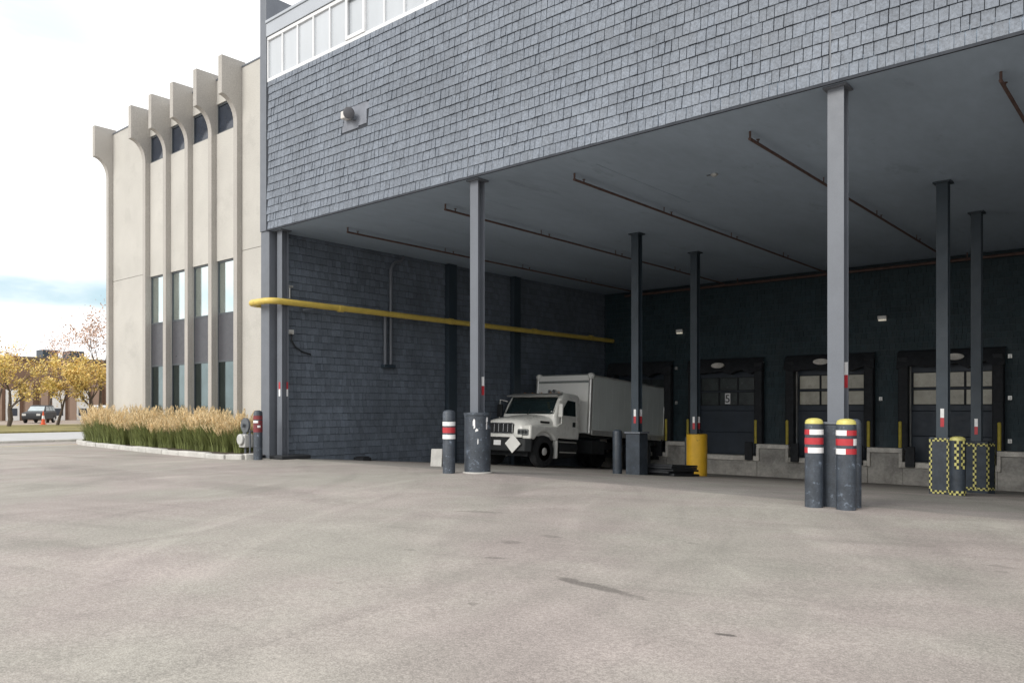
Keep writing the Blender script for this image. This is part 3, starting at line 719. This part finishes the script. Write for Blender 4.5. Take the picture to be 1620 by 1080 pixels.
w.box(-32.2, -19.21, YW+.345, YW+.5, 11.5, 11.98); w.box(-32.22, -31.6, YW+.34, 40, 0, 11.98); w.box(-31.6, -19.21, 39.7, 40, 0, 11.98)
w.box(-32.21, -30, YW+.342, YW+.6, 0, 11.5); w.box(-21.5, -19.21, YW+.342, YW+.6, 0, 11.5)
P(w, 'wall', conc_m, of)
b = MB(); b.box(-32.25, -19.205, YW-.02, YW+.3, 12.002, 12.05); P(b, 'roof_cap', steel_m, of)
b = MB(); b.box(-32.15, -19.25, YW+.5, 39.9, 11.6, 11.7); P(b, 'roof', fascia_m, of)
b = MB(); b.box(-31.5, -19.3, YW+1.6, YW+1.7, 0, 11.5); P(b, 'inner_partition', office_sp, of)
yn, yp = 13.17, 12.66
prof = [(yn, 0), (yn, 10.28)]
for k in range(1, 9):
    a = PI/2*k/8
    prof.append((yp+(yn-yp)*math.cos(a) if False else yn-(yn-yp)*(1-math.cos(a)), 10.28+.74*math.sin(a)))
prof += [(yp, 12.2), (YW+.12, 12.2), (YW+.12, 12.06), (YW-.001, 12.06), (YW-.001, 0)]
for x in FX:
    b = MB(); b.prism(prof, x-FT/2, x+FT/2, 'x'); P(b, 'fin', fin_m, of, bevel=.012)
for a, c in zip(FX[1:-1], FX[2:]):
    x0, x1 = a+FT/2, c-FT/2; yg = YW+.07
    fr = MB()
    for q in ((x0,x0+.05,.281,6.119),(x1-.05,x1,.281,6.119),(x0+.05,x1-.05,.281,.34),(x0+.05,x1-.05,6.06,6.119),(x0+.05,x1-.05,2.84,2.90),(x0+.05,x1-.05,4.37,4.43)):
        fr.box(q[0],q[1],yg-.03,yg+.08,q[2],q[3])
    fo = P(fr, 'tall_window', office_fr, of)
    b = MB(); b.box(x0+.05,x1-.05,yg,yg+.02,4.43,6.06); P(b, 'upper_pane', office_hi, fo)
    b = MB(); b.box(x0+.05,x1-.05,yg-.02,yg+.02,2.90,4.37); P(b, 'spandrel_panel', office_sp, fo)
    b = MB(); b.box(x0+.05,x1-.05,yg,yg+.02,.34,2.84); P(b, 'lower_pane', office_lo, fo)
    fr = MB()
    for q in ((x0,x0+.05,10.251,11.219),(x1-.05,x1,10.251,11.219),(x0+.05,x1-.05,10.251,10.31),(x0+.05,x1-.05,11.16,11.219)):
        fr.box(q[0],q[1],yg-.03,yg+.08,q[2],q[3])
    fo = P(fr, 'attic_window', office_fr, of)
    b = MB(); b.box(x0+.05,x1-.05,yg,yg+.02,10.31,11.16); P(b, 'attic_pane', attic_m, fo)

# ------------------------------------------------------------------ ornamental grass
def make_clump(seed, nl, npz):
    r3 = random.Random(seed); lf = MB(); pl = MB()
    for k in range(nl):
        a = r3.uniform(0, 2*PI); rr_ = r3.uniform(0,.22); x, y = rr_*math.cos(a), rr_*math.sin(a)
        a2 = a+r3.uniform(-.6,.6); lean = r3.uniform(.05,.42); h = r3.uniform(.45,.88); w = r3.uniform(.006,.011)
        s = Vector((-math.sin(a2), math.cos(a2), 0))*w; pr = None
        for j in range(5):
            f_ = j/4; p = Vector((x+math.cos(a2)*lean*f_**1.8, y+math.sin(a2)*lean*f_**1.8, h*(f_-.25*lean*f_**3)))
            q = s*(1-.85*f_)
            if pr: lf.quad(pr[0], pr[1], p+q, p-q)
            pr = (p-q, p+q)
    for k in range(npz):
        a = r3.uniform(0, 2*PI); lean = r3.uniform(.02,.46); h = r3.uniform(.80,1.30); x, y = .12*math.cos(a)*r3.random(), .12*math.sin(a)*r3.random()
        def pt(f_): return Vector((x+math.cos(a)*lean*f_**1.6, y+math.sin(a)*lean*f_**1.6, h*f_))
        for j in range(3):
            p, q = pt(.25+j*.17), pt(.25+(j+1)*.17); s = Vector((-math.sin(a), math.cos(a), 0))*.0035
            lf.quad(p-s, p+s, q+s, q-s)
        m_ = 9
        for j in range(m_):
            f_ = .70+.30*j/m_; c = pt(f_); wd = .034*math.sin(PI*min(1,(j+.8)/m_))**.7
            for e in range(3):
                b_ = r3.uniform(0, 2*PI); d = Vector((math.cos(b_), math.sin(b_), .9))*wd*1.5; sd = Vector((-math.sin(b_), math.cos(b_), 0))*.008
                pl.quad(c-sd, c+sd, c+d+sd*.4+Vector((0,0,.03)), c+d-sd*.4+Vector((0,0,.03)))
    return lf, pl
protos = []
for s in range(4):
    t = thing('reed_plant', 'tall feathery reed plant with tan plumes in the kerbed bed before the concrete office', 'plant', (0,0,0), group='reed plants in the planting bed')
    lf, pl = make_clump(100+s, 230, 62)
    lf.build('leaves', leaf_m, t); pl.build('plumes', plume_m, t); protos.append(t)
spots = []; r2 = random.Random(21)
for k in range(22):
    x = -32.6+k*.575; base = 11.95 if x > -30 else 11.95+(-30-x)*.18
    spots.append((x+r2.uniform(-.1,.1), base-.0+(-.020*(x+20))+r2.uniform(-.08,.08)))
for k in range(17):
    x = -32.2+k*.70; spots.append((x+r2.uniform(-.12,.12), 12.62+(-.018*(x+20))+r2.uniform(-.1,.1)))
spots += [(-33.0,13.2),(-32.9,13.9)]
for i, (x, y) in enumerate(spots):
    o = protos[i] if i < 4 else copy_tree(protos[i % 4])
    o.location = (x, y, .08); o.rotation_euler = (0,0,r2.uniform(0, 2*PI)); s = r2.uniform(.74, 1.06)*(1.0 if x > -26 else 1.06); o.scale = (s*1.05, s*1.05, s)

# ------------------------------------------------------------------ box truck
ty = 20.05; tx = -17.05
tz = gz(tx, ty)
tr = thing('box_truck', 'white box truck with a rounded hood backed up to the dock beside the shingled wall', 'truck', (tx, ty, tz), (-math.atan(SL), 0, 0))
T = lambda mb, name, m, par=tr, **k: mb.build(name, m, par, **k)
# hood (lofted arch sections)
secs = []
for (y, wd, zs, zt) in ((-.80,.80,1.20,1.42),(-.74,.88,1.30,1.50),(-.55,.95,1.36,1.565),(-.2,1.0,1.43,1.63),(.15,1.03,1.50,1.69),(.48,1.05,1.58,1.745)):
    s_ = [(-wd,y,1.0),(-wd,y,zs-.1),(-wd*.97,y,zs)]
    for k in range(1, 8):
        a = PI*k/8; s_.append((-wd*.93*math.cos(a), y, zs+(zt-zs)*math.sin(a)**.8))
    s_ += [(wd*.97,y,zs),(wd,y,zs-.1),(wd,y,1.0)]
    secs.append(s_)
hood = MB(); hood.loft(secs)
hood.box(-.86,.86,-.83,-.74,.93,1.06)                       # panel under the grille
hood = T(hood, 'hood', truck_w, smooth=50)
def arch_poly(y0, y1, z0, z1, c, zc, r):
    pts = [(y0, z0), (y0, z1*.97), (y0+.12, z1), (y1, z1), (y1, z0)]
    a1 = math.asin(max(-1, min(1, (z0-zc)/r)))
    n = 12
    for k in range(n+1):
        a = a1 + (PI-2*a1)*k/n
        pts.append((c+r*math.cos(a), zc+r*math.sin(a)))
    return pts
for sgn in (-1, 1):
    f_ = MB(); xa, xb = sgn*.80, sgn*1.17
    f_.prism(arch_poly(-.78, .70, .88, 1.36, 0, .52, .63), min(xa,xb), max(xa,xb), 'x')
    T(f_, 'fender', truck_w, bevel=.07, seg=4, smooth=40)
    f_ = MB(); f_.box(min(sgn*1.0,sgn*1.16), max(sgn*1.0,sgn*1.16), .60, .70, .30, .90); T(f_, 'splash_guard', truck_w, bevel=.02)
    h_ = MB(); h_.box(min(sgn*.66,sgn*1.1), max(sgn*.66,sgn*1.1), -.835, -.76, 1.00, 1.20)
    hl = T(h_, 'headlight', lamp_glass, bevel=.04, seg=3)
    h_ = MB()
    for q in (.75, .9, 1.03): h_.lathe([(.055,-.842),(.055,-.836)], (sgn*q, 0, 1.10), 'y', 14)
    T(h_, 'lamp_bowl', chassis_m, hl)
gr = MB(); gr.box(-.50,.50,-.86,-.79,1.08,1.36); gr = T(gr, 'grille', chassis_m, bevel=.02)
g2 = MB()
for q in (-.48,-.29,-.10,.10,.29,.48): g2.box(q-.018,q+.018,-.885,-.86,1.09,1.35)
g2.box(-.52,.52,-.885,-.862,1.35,1.385); g2.box(-.52,.52,-.885,-.862,1.05,1.085)
T(g2, 'grille_bar', chrome_m, gr, bevel=.006)
hv = MB()
for sgn in (-1, 1): hv.box(sgn*1.03-.012, sgn*1.03+.012, -.12, .34, 1.43, 1.50)
T(hv, 'hood_vent', chassis_m)
bp = MB(); bp.prism([(-1.17,-.72),(-1.05,-.90),(-.6,-.98),(.6,-.98),(1.05,-.90),(1.17,-.72),(1.17,-.62),(-1.17,-.62)], .48, .90, 'z')
bp = T(bp, 'bumper', chassis_m, bevel=.03)
b = MB(); b.box(-.17,.13,-1.0,-.985,.66,.82); T(b, 'licence_plate', rwhite_m, bp)
b = MB(); b.add([(.66,-1.03,.42),(.96,-1.0,.72),(.66,-1.03,1.02),(.36,-1.05,.72),(.66,-1.01,.42),(.96,-.98,.72),(.66,-1.01,1.02),(.36,-1.03,.72)], [(0,1,2,3),(7,6,5,4),(0,4,5,1),(1,5,6,2),(2,6,7,3),(3,7,4,0)])
T(b, 'diamond_placard', white_m, bp)
# cab
def cabsec(z, y0, y1, hw, r=.12):
    pts = []
    for cx, cy, a0 in ((hw-r, y0+r, -90), (hw-r, y1-r, 0), (-hw+r, y1-r, 90), (-hw+r, y0+r, 180)):
        for k in range(4):
            a = R(a0+30*k); pts.append((cx+r*math.cos(a), cy+r*math.sin(a), z))
    return pts
cab = MB()
cab.loft([cabsec(.98,.58,1.92,1.14), cabsec(1.3,.52,1.93,1.16), cabsec(1.70,.47,1.93,1.16), cabsec(2.05,.64,1.92,1.15), cabsec(2.38,.84,1.90,1.12), cabsec(2.47,.94,1.88,1.08), cabsec(2.51,1.06,1.80,.98)], close=True)
cab = T(cab, 'cab', truck_w, smooth=35)
def lerp(a, b, t): return tuple(a[i]+(b[i]-a[i])*t for i in range(3))
# windscreen follows the raked front
def fronty(z): # y of the cab front at height z
    zz = [(1.70,.47),(2.05,.64),(2.38,.84),(2.47,.94)]
    for (a, ya), (c, yc) in zip(zz[:-1], zz[1:]):
        if a <= z <= c: return ya+(yc-ya)*(z-a)/(c-a)
    return .47
ws = MB(); rows = [1.76, 1.9, 2.05, 2.2, 2.34]; cols = [-1, -.85, -.5, 0, .5, .85, 1]
gridp = [[(c*(1.07-.05*(z-1.76)/.6), fronty(z)-.014+.05*max(0,abs(c)-.8)/.2*.5, z) for c in cols] for z in rows]
ws.loft(gridp, caps=False); wsm = T(ws, 'windscreen', glass_m, smooth=60)
sol = wsm.modifiers.new('thick', 'SOLIDIFY'); sol.thickness = .012; sol.offset = 0
b = MB(); b.tube([(0,.44,1.75),(.03,.9,2.36)], .018, 6); b.tube([(-.7,.44,1.78),(-.1,.52,1.86)], .012, 6); b.tube([(.15,.44,1.78),(.75,.52,1.86)], .012, 6); T(b, 'wiper', chassis_m)
vi = MB(); vi.add([(-1.1,.60,2.40),(1.1,.60,2.40),(1.06,.95,2.50),(-1.06,.95,2.50),(-1.1,.62,2.36),(1.1,.62,2.36),(1.06,.95,2.45),(-1.06,.95,2.45)], [(0,1,2,3),(7,6,5,4),(0,4,5,1),(1,5,6,2),(3,2,6,7),(0,3,7,4)])
T(vi, 'sun_visor', alu_m)
for q in (-.75,-.4,0,.4,.75):
    b = MB(); b.lathe([(.045,-.03),(.045,.02),(.02,.05)], (q,1.15,2.49), 'z', 10); T(b, 'marker_lamp', mat('amber_lens', (.5,.2,.03), .3) if 'amber_lens' not in MATS else MATS['amber_lens'])
b = MB(); b.tube([(.45,1.25,2.58),(.45,1.75,2.58)], [.07,.03], 12); b.tube([(.25,1.25,2.58),(.25,1.65,2.58)], [.06,.03], 12); b.box(.2,.5,1.4,1.5,2.48,2.53); T(b, 'air_horn', chrome_m, smooth=40)
for sgn in (-1, 1):
    def sx(z): # cab half width
        zz = [(.98,1.14),(1.3,1.16),(1.70,1.16),(2.05,1.15),(2.38,1.12),(2.5,1.0)]
        for (a, ya), (c, yc) in zip(zz[:-1], zz[1:]):
            if a <= z <= c: return ya+(yc-ya)*(z-a)/(c-a)
    dr = MB()
    yz = [(.66,1.02),(1.66,1.02),(1.66,1.72),(1.64,2.30),(1.1,2.33),(.66,1.76)]
    dr.add([(sgn*(sx(z)+.012), y, z) for y, z in yz]+[(sgn*(sx(z)-.01), y, z) for y, z in yz], [tuple(range(6)), tuple(range(11,5,-1))]+[(k,(k+1)%6,6+(k+1)%6,6+k) for k in range(6)])
    dr = T(dr, 'cab_door', truck_w)
    yz = [(.78,1.74),(1.58,1.74),(1.57,2.24),(1.14,2.26),(.80,1.84)]
    sw_ = MB(); sw_.add([(sgn*(sx(z)+.019), y, z) for y, z in yz]+[(sgn*(sx(z)+.002), y, z) for y, z in yz], [tuple(range(5)), tuple(range(9,4,-1))]+[(k,(k+1)%5,5+(k+1)%5,5+k) for k in range(5)])
    T(sw_, 'side_glass', glass_m, dr)
    b = MB(); b.box(min(sgn*1.165,sgn*1.20), max(sgn*1.165,sgn*1.20), 1.44, 1.56, 1.38, 1.54); T(b, 'door_handle', chassis_m, dr)
    m_ = MB(); m_.tube([(sgn*1.1,.66,2.2),(sgn*1.36,.56,2.25),(sgn*1.36,.56,1.45),(sgn*1.12,.68,1.4)], .018, 8)
    ma = T(m_, 'mirror_arm', truck_w, smooth=40)
    m_ = MB(); m_.box(min(sgn*1.24,sgn*1.46), max(sgn*1.24,sgn*1.40), .52, .60, 1.66, 2.10); T(m_, 'mirror', truck_w if sgn > 0 else chassis_m, ma, bevel=.03)
    b = MB(); b.lathe([(.30,.0),(.31,.04),(.31,.96),(.30,1.0)], (sgn*.86,.80,.66), 'y', 24); T(b, 'fuel_tank', chassis_m, smooth=40)
    b = MB(); b.box(min(sgn*.9,sgn*1.17), max(sgn*.9,sgn*1.17), .82, 1.7, .50, .54); b.box(min(sgn*.95,sgn*1.17), max(sgn*.95,sgn*1.17), .82, 1.7, .84, .88); T(b, 'step', alu_m)
# wheels
def wheel(x, y, dual=False):
    sgn = 1 if x > 0 else -1
    c = (x, y, .515)
    w_ = MB(); w_.lathe([(.29,-.13),(.44,-.145),(.50,-.12),(.515,-.07),(.515,.07),(.50,.12),(.44,.145),(.29,.13)], c, 'x', 40)
    if dual: w_.lathe([(.29,-.13),(.44,-.145),(.50,-.12),(.515,-.07),(.515,.07),(.50,.12),(.44,.145),(.29,.13)], (x-sgn*.33,y,.515), 'x', 40)
    w_ = T(w_, 'wheel', tyre_m, smooth=40)
    r_ = MB()
    pr_ = [(.31,.13),(.28,.125),(.255,.07),(.15,.075 if not dual else -.02),(.13,.13),(.09,.15),(.03,.155)]
    if sgn < 0: pr_ = [(a, -h) for a, h in pr_]
    r_.lathe(pr_, c, 'x', 32)
    for k in range(10):
        a = 2*PI*k/10; r_.lathe([(.018, sgn*.02),(.018, sgn*.055)], (x+sgn*.05, y+.2*math.cos(a), .515+.2*math.sin(a)), 'x', 6)
    T(r_, 'rim', rim_m, w_, smooth=40)
for sgn in (-1, 1):
    wheel(sgn*1.02, 0); wheel(sgn*1.04, 5.55, True)
ch = MB(); ch.box(-.95,.95,-.62,-.5,.34,1.0); ch.box(-1.0,1.0,.95,1.0,.35,.98)
for sgn in (-1, 1): ch.box(sgn*.43-.05, sgn*.43+.05, -.6, 7.3, .72, .98)
ch.box(-.95,.95,5.48,5.62,.42,.60); ch.box(-.95,.95,-.08,.08,.42,.55); ch.box(-.5,.5,-.6,1.6,.55,.95); ch.box(-1.12,-.5,2.5,3.6,.5,.95); ch.box(.5,1.1,2.7,3.5,.52,.98)
T(ch, 'chassis', chassis_m)
# body
BX = 1.23; y0, y1, z0, z1 = 2.36, 7.42, 1.22, 3.26
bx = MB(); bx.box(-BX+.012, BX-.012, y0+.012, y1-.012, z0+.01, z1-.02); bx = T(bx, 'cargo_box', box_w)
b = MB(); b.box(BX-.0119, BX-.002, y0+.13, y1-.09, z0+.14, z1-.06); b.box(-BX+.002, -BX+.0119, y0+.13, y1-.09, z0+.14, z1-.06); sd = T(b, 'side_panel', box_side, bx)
b = MB()
for k in range(1, 12):
    yy = y0+.13+k*(y1-y0-.22)/12
    b.box(BX-.0021, BX+.001, yy-.012, yy+.012, z0+.145, z1-.065)
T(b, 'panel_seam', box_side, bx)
for sgn in (-1, 1):
    b = MB(); b.box(min(sgn*(BX-.13),sgn*(BX+.006)), max(sgn*(BX-.13),sgn*(BX+.006)), y0-.03, y0+.125, z0-.04, z1-.12)
    T(b, 'corner_post', alu_m, bx, bevel=.05, seg=4)
for sgn in (-1, 1):
    b = MB(); b.lathe([(.02,-.11),(.10,-.09),(.13,0),(.10,.08),(.02,.11)], (sgn*(BX-.08), y0+.07, z1-.04), 'z', 16)
    T(b, 'corner_cap', white_m, bx, smooth=50)
b = MB(); b.add([(-BX+.1,y0-.02,z1-.28),(BX-.1,y0-.02,z1-.28),(BX-.1,y0+.10,z1+.03),(-BX+.1,y0+.10,z1+.03),(-BX+.1,y0+.2,z1-.28),(BX-.1,y0+.2,z1-.28),(BX-.1,y0+.2,z1+.03),(-BX+.1,y0+.2,z1+.03)], [(0,1,2,3),(0,4,5,1),(1,5,6,2),(3,2,6,7),(0,3,7,4),(4,7,6,5)])
T(b, 'roof_header', header_m, bx)
b = MB()
for sgn in (-1, 1):
    b.box(min(sgn*(BX-.05),sgn*(BX+.008)), max(sgn*(BX-.05),sgn*(BX+.008)), y0+.13, y1, z0-.06, z0+.13); b.box(min(sgn*(BX-.05),sgn*(BX+.006)), max(sgn*(BX-.05),sgn*(BX+.006)), y0+.13, y1, z1-.06, z1+.0)
    b.box(min(sgn*(BX-.08),sgn*(BX+.010)), max(sgn*(BX-.08),sgn*(BX+.010)), y1-.09, y1+.02, z0+.131, z1-.061)
T(b, 'body_rail', alu_m, bx, bevel=.01)
b = MB(); b.box(-1.1,1.1,y1-.5,y1+.1,.95,1.15); b.box(-1.05,1.05,y1-.2,y1+.1,.42,.56)
for sgn in (-1, 1): b.box(sgn*.9-.06, sgn*.9+.06, y1-.18, y1-.06, .56, .95); b.box(sgn*1.04-.28, sgn*1.04+.28, 6.3, 6.32, .25, 1.05)
T(b, 'lift_gate', chassis_m)

# ------------------------------------------------------------------ left background
def tree(x, y, h, cw, ch, seed, mats, label, nleaf=2600, dens=1., trunk_r=.13, base=.32):
    r3 = random.Random(seed)
    t = thing('tree', label, 'tree', (x, y, 0), group='autumn trees along the street')
    tk = MB(); tips = []
    def br(p, d, L, r, lev):
        q = p; pts = [p]; rs = [r]
        for k in range(4):
            d = (d+Vector((r3.uniform(-.18,.18), r3.uniform(-.18,.18), r3.uniform(-.04,.14)))).normalized(); q = q+d*L/4; pts.append(q); rs.append(r*(1-.16*(k+1)))
        tk.tube(pts, rs, 7 if lev < 2 else 4)
        if lev >= 3: tips.extend([pts[2], pts[4]]); return
        for k in range(r3.randint(3, 4) if lev else 6):
            a = r3.uniform(0, 2*PI); e = r3.uniform(.45, 1.05); i = r3.choice((2,3,4)) if lev else r3.choice((2,3,3,4,4))
            nd = (d*math.cos(e)+Vector((math.cos(a), math.sin(a), .15))*math.sin(e)).normalized()
            br(pts[i], nd, L*r3.uniform(.5,.72), rs[i]*.6, lev+1)
            if lev >= 1: tips.append(pts[i])
    br(Vector((0,0,-.1)), Vector((0,0,1)), h*.5, trunk_r, 0)
    zm = max(p.z for p in tips); xm = max(max(abs(p.x), abs(p.y)) for p in tips)
    fx, fz = cw/2/xm, (h*.97)/zm
    tk.v = [(v[0]*fx if v[2] > .5 else v[0], v[1]*fx if v[2] > .5 else v[1], v[2]*fz) for v in tk.v]
    tk.build('trunk', bark_m, t, smooth=60)
    lf = MB()
    tips = [Vector((p.x*fx, p.y*fx, p.z*fz)) for p in tips if p.z*fz > h*base]
    for k in range(nleaf):
        c = r3.choice(tips); o_ = Vector((r3.gauss(0,1), r3.gauss(0,1), r3.gauss(0,1)))*.20*dens*h/6
        c = c+o_; s = r3.uniform(.05,.10); a = Vector((r3.uniform(-1,1), r3.uniform(-1,1), r3.uniform(-1,1))).normalized(); b_ = a.orthogonal().normalized()*s; c_ = a.cross(b_).normalized()*s*.7
        lf.quad(c-b_, c-c_, c+b_, c+c_, r3.choice((0,0,1)))
    lf.build('crown', mats, t)
    return t
tree(-70.5, 20.6, 7.2, 7.5, 4, 1, [gold_m, rus_m], 'golden and russet tree farthest from the concrete office', 2700)
tree(-65.0, 23.0, 5.6, 6.4, 3.4, 2, [gold2_m, gold_m], 'low spreading yellow tree behind the orange cone', 3300)
tree(-62.5, 25.1, 9.6, 6.6, 5, 3, [rus_m, rus_m], 'tall thin russet tree with a sparse crown left of the office corner', 1300, 1.0, .15, .42)
tree(-61.5, 24.6, 5.0, 5.6, 3.4, 4, [gold_m, gold2_m], 'low golden tree directly left of the office corner', 3000)
tree(-80.0, 27.5, 9.2, 7.5, 4, 5, [rus_m, rus_m], 'sparse russet tree behind the dark parked car', 900, 1.0, .14, .5)
tree(-63.5, 19.3, 5.5, 6.4, 3.4, 6, [gold2_m, gold_m], 'low yellow-green tree left of the dark parked car', 3200)
tree(-62.0, 29.5, 7.4, 6, 4, 8, [gold_m, rus_m], 'golden tree hidden behind the office', 2500)
# brown brick building
bb = thing('brick_building', 'long low brown brick building with white doors across the street', 'building', (-95, 10, 0))
b = MB(); b.box(-110, -95, -10, 80, 0, 6.5); P(b, 'wall', brick_m, bb)
b = MB(); b.box(-110.2, -94.8, -10.2, 80.2, 6.5, 6.85); P(b, 'roof_edge', mat('brown_fascia', (.13,.10,.07), .7), bb)
for y in (28.6, 33.1, 35.6, 40.1, 24.2, 44.5):
    d = MB(); d.box(-95.0, -94.9, y, y+1.3, 0, 3.3); d = P(d, 'white_door', white_m, bb)
    d2 = MB(); d2.box(-94.9, -94.88, y+.2, y+1.1, .5, 1.3); P(d2, 'door_window', attic_m, d)
for y in (22.5, 25.8, 27.4, 30.3, 31.8, 34.7, 37.2, 38.6, 41.7, 43):
    d = MB(); d.box(-95.0, -94.4, y, y+.7, 0, 4.0); P(d, 'brick_pier', brick_lt, bb)
for y in (33.2, 36.0): d = MB(); d.box(-100, -98, y, y+1.6, 6.85, 7.9); P(d, 'roof_unit', steel_dk, bb)
# cars
def car(x, y, rz, m, label):
    t = thing('parked_car', label, 'car', (x, y, 0), (0,0,rz), group='parked cars across the street'); t.scale = (.88,.88,.92)
    b = MB(); prof = [(-2.3,.35),(-2.35,.75),(-2.25,1.0),(-1.15,1.12),(2.2,1.12),(2.3,1.0),(2.3,.35)]
    b.prism([(p[0],p[1]) for p in prof], -.9, .9, 'y'); b.build('body', m, t, bevel=.08, seg=3, smooth=40)
    c = MB(); c.loft([[(-1.15,-.85,1.12),(2.15,-.85,1.12),(2.15,.85,1.12),(-1.15,.85,1.12)],[(-.45,-.70,1.66),(2.0,-.70,1.66),(2.0,.70,1.66),(-.45,.70,1.66)],[(-.3,-.6,1.74),(1.9,-.6,1.74),(1.9,.6,1.74),(-.3,.6,1.74)]], close=True)
    c.build('cabin', m, t, bevel=.05, smooth=40)
    g_ = MB()
    for s in (-1, 1):
        for a, e in ((-.75,.35),(.45,1.2),(1.3,2.0)):
            g_.quad((max(a,-.8),s*.842,1.17),(e,s*.842,1.17),(e-.02,s*.727,1.6),(max(a+.05,-.42),s*.727,1.6))
    g_.quad((-1.10,-.75,1.17),(-1.10,.75,1.17),(-.52,.66,1.62),(-.52,-.66,1.62)); g_.quad((2.16,-.75,1.17),(2.16,.75,1.17),(2.03,.66,1.62),(2.03,-.66,1.62))
    g_.build('glazing', car_gl, t)
    for s in (-1, 1):
        b = MB(); b.box(-2.37,-2.28,s*.65-.18,s*.65+.18,.72,.92); b.build('headlight', alu_m, t)
        for xx in (-1.45, 1.45):
            b = MB(); b.lathe([(.2,-.1),(.35,-.1),(.37,-.06),(.37,.06),(.35,.1),(.2,.1)], (xx, s*.82, .37), 'y', 20); w_ = b.build('wheel', tyre_m, t, smooth=40)
            b = MB(); b.lathe([(.19,.0),(.17,s*.108),(.03,s*.11)] if s > 0 else [(.03,-.11),(.17,-.108),(.19,0)], (xx, s*.82, .37), 'y', 14); b.build('rim', rim_m, w_)
car(-79.3, 26.6, R(143.5), car_dk, 'dark parked car with pale sky-reflecting windows across the street')
car(-79.8, 31.9, R(-20), car_wh, 'white parked car half hidden behind the grass plumes')
t = thing('traffic_cone', 'tall orange traffic cone with a white collar on the verge before the dark car', 'traffic cone', (-67.5, 22.9, .06))
b = MB(); b.box(-.2,.2,-.2,.2,0,.04); b.lathe([(.15,.04),(.03,1.05)], n=18); b.build('body', cone_m, t, smooth=40)
b = MB(); b.lathe([(.108,.45),(.075,.7)], n=18); b.build('collar', rwhite_m, t, smooth=40)

# ------------------------------------------------------------------ camera, light, sky
cam = bpy.data.cameras.new('camera'); co = bpy.data.objects.new('camera', cam); COL.objects.link(co)
co.location = (0, 0, 1.35); co.rotation_euler = (R(90), 0, math.atan2(.6522, .7582))
cam.sensor_width = 36; cam.lens = 36*1256/1620; cam.shift_y = 105/1620; cam.clip_end = 2000; cam.clip_start = .05
scn.camera = co

SUN = Vector((-.10, -.80, .47)).normalized()
sl = bpy.data.lights.new('sun', 'SUN'); sl.energy = 1.5; sl.angle = R(24); sl.color = (1, .955, .88)
so = bpy.data.objects.new('sun', sl); COL.objects.link(so); so.rotation_euler = SUN.to_track_quat('Z', 'Y').to_euler(); so.location = (-20, -30, 40)

wd = bpy.data.worlds.new('World'); scn.world = wd; wd.use_nodes = True
nt = wd.node_tree; N = nt.nodes; L = nt.links
bg = N['Background']; bg.inputs['Strength'].default_value = .1
sky = N.new('ShaderNodeTexSky'); sky.sky_type = 'NISHITA'; sky.sun_disc = False
sky.sun_elevation = math.asin(SUN.z); sky.sun_rotation = math.atan2(SUN.x, SUN.y); sky.altitude = 100; sky.air_density = 1.0; sky.dust_density = 1.5
tc = N.new('ShaderNodeTexCoord'); mp = N.new('ShaderNodeMapping'); mp.inputs['Scale'].default_value = (1.3, 1.3, 5.5); mp.inputs['Location'].default_value = (3.1, 1.7, .35)
L.new(tc.outputs['Generated'], mp.inputs['Vector'])
nz = N.new('ShaderNodeTexNoise'); nz.inputs['Scale'].default_value = 1.5; nz.inputs['Detail'].default_value = 6; nz.inputs['Roughness'].default_value = .55; nz.inputs['Distortion'].default_value = .4
L.new(mp.outputs[0], nz.inputs['Vector'])
sep = N.new('ShaderNodeSeparateXYZ'); L.new(tc.outputs['Generated'], sep.inputs[0])
def wm(o, a, b):
    q = N.new('ShaderNodeMath'); q.operation = o
    for i, v in enumerate((a, b)):
        if isinstance(v, (int, float)): q.inputs[i].default_value = v
        else: L.new(v, q.inputs[i])
    return q.outputs[0]
def wmr(src, lo, hi, a, b):
    q = N.new('ShaderNodeMapRange'); q.interpolation_type = 'SMOOTHSTEP'
    for k, v in zip(('From Min','From Max','To Min','To Max'), (lo,hi,a,b)): q.inputs[k].default_value = v
    L.new(src, q.inputs['Value']); return q.outputs[0]
# a clear band low over the horizon, clouds elsewhere with a few thin patches
band = wm('MULTIPLY', wmr(sep.outputs['Z'], .100, .118, 0, 1), wmr(sep.outputs['Z'], .128, .165, 1, 0))
band = wm('MULTIPLY', band, wmr(nz.outputs['Fac'], .38, .55, .2, 1))
thin = wmr(nz.outputs['Fac'], .60, .74, 0, .5)
dp = N.new('ShaderNodeVectorMath'); dp.operation = 'DISTANCE'; L.new(tc.outputs['Generated'], dp.inputs[0])
pd = Vector((.7582*(-.605)-.6522, .6522*(-.605)+.7582, .445)).normalized(); dp.inputs[1].default_value = pd
patch = wm('MULTIPLY', wmr(dp.outputs['Value'], .03, .16, .55, 0), wmr(nz.outputs['Fac'], .40, .60, 0, 1))
clear = wm('MAXIMUM', wm('MAXIMUM', band, thin), patch)
mx = N.new('ShaderNodeMix'); mx.data_type = 'RGBA'; L.new(clear, mx.inputs['Factor'])
mx.inputs['A'].default_value = (11.2, 11.2, 11.3, 1)
mx2 = N.new('ShaderNodeMix'); mx2.data_type = 'RGBA'; mx2.inputs['Factor'].default_value = .5; L.new(sky.outputs[0], mx2.inputs['A']); mx2.inputs['B'].default_value = (6.6, 8.8, 9.6, 1)
L.new(mx2.outputs['Result'], mx.inputs['B']); L.new(mx.outputs['Result'], bg.inputs['Color'])

scn.view_settings.view_transform = 'Standard'; scn.view_settings.look = 'None'; scn.view_settings.exposure = .38; scn.view_settings.gamma = 1
scn.cycles.max_bounces = 8; scn.cycles.diffuse_bounces = 5; scn.cycles.use_denoising = True
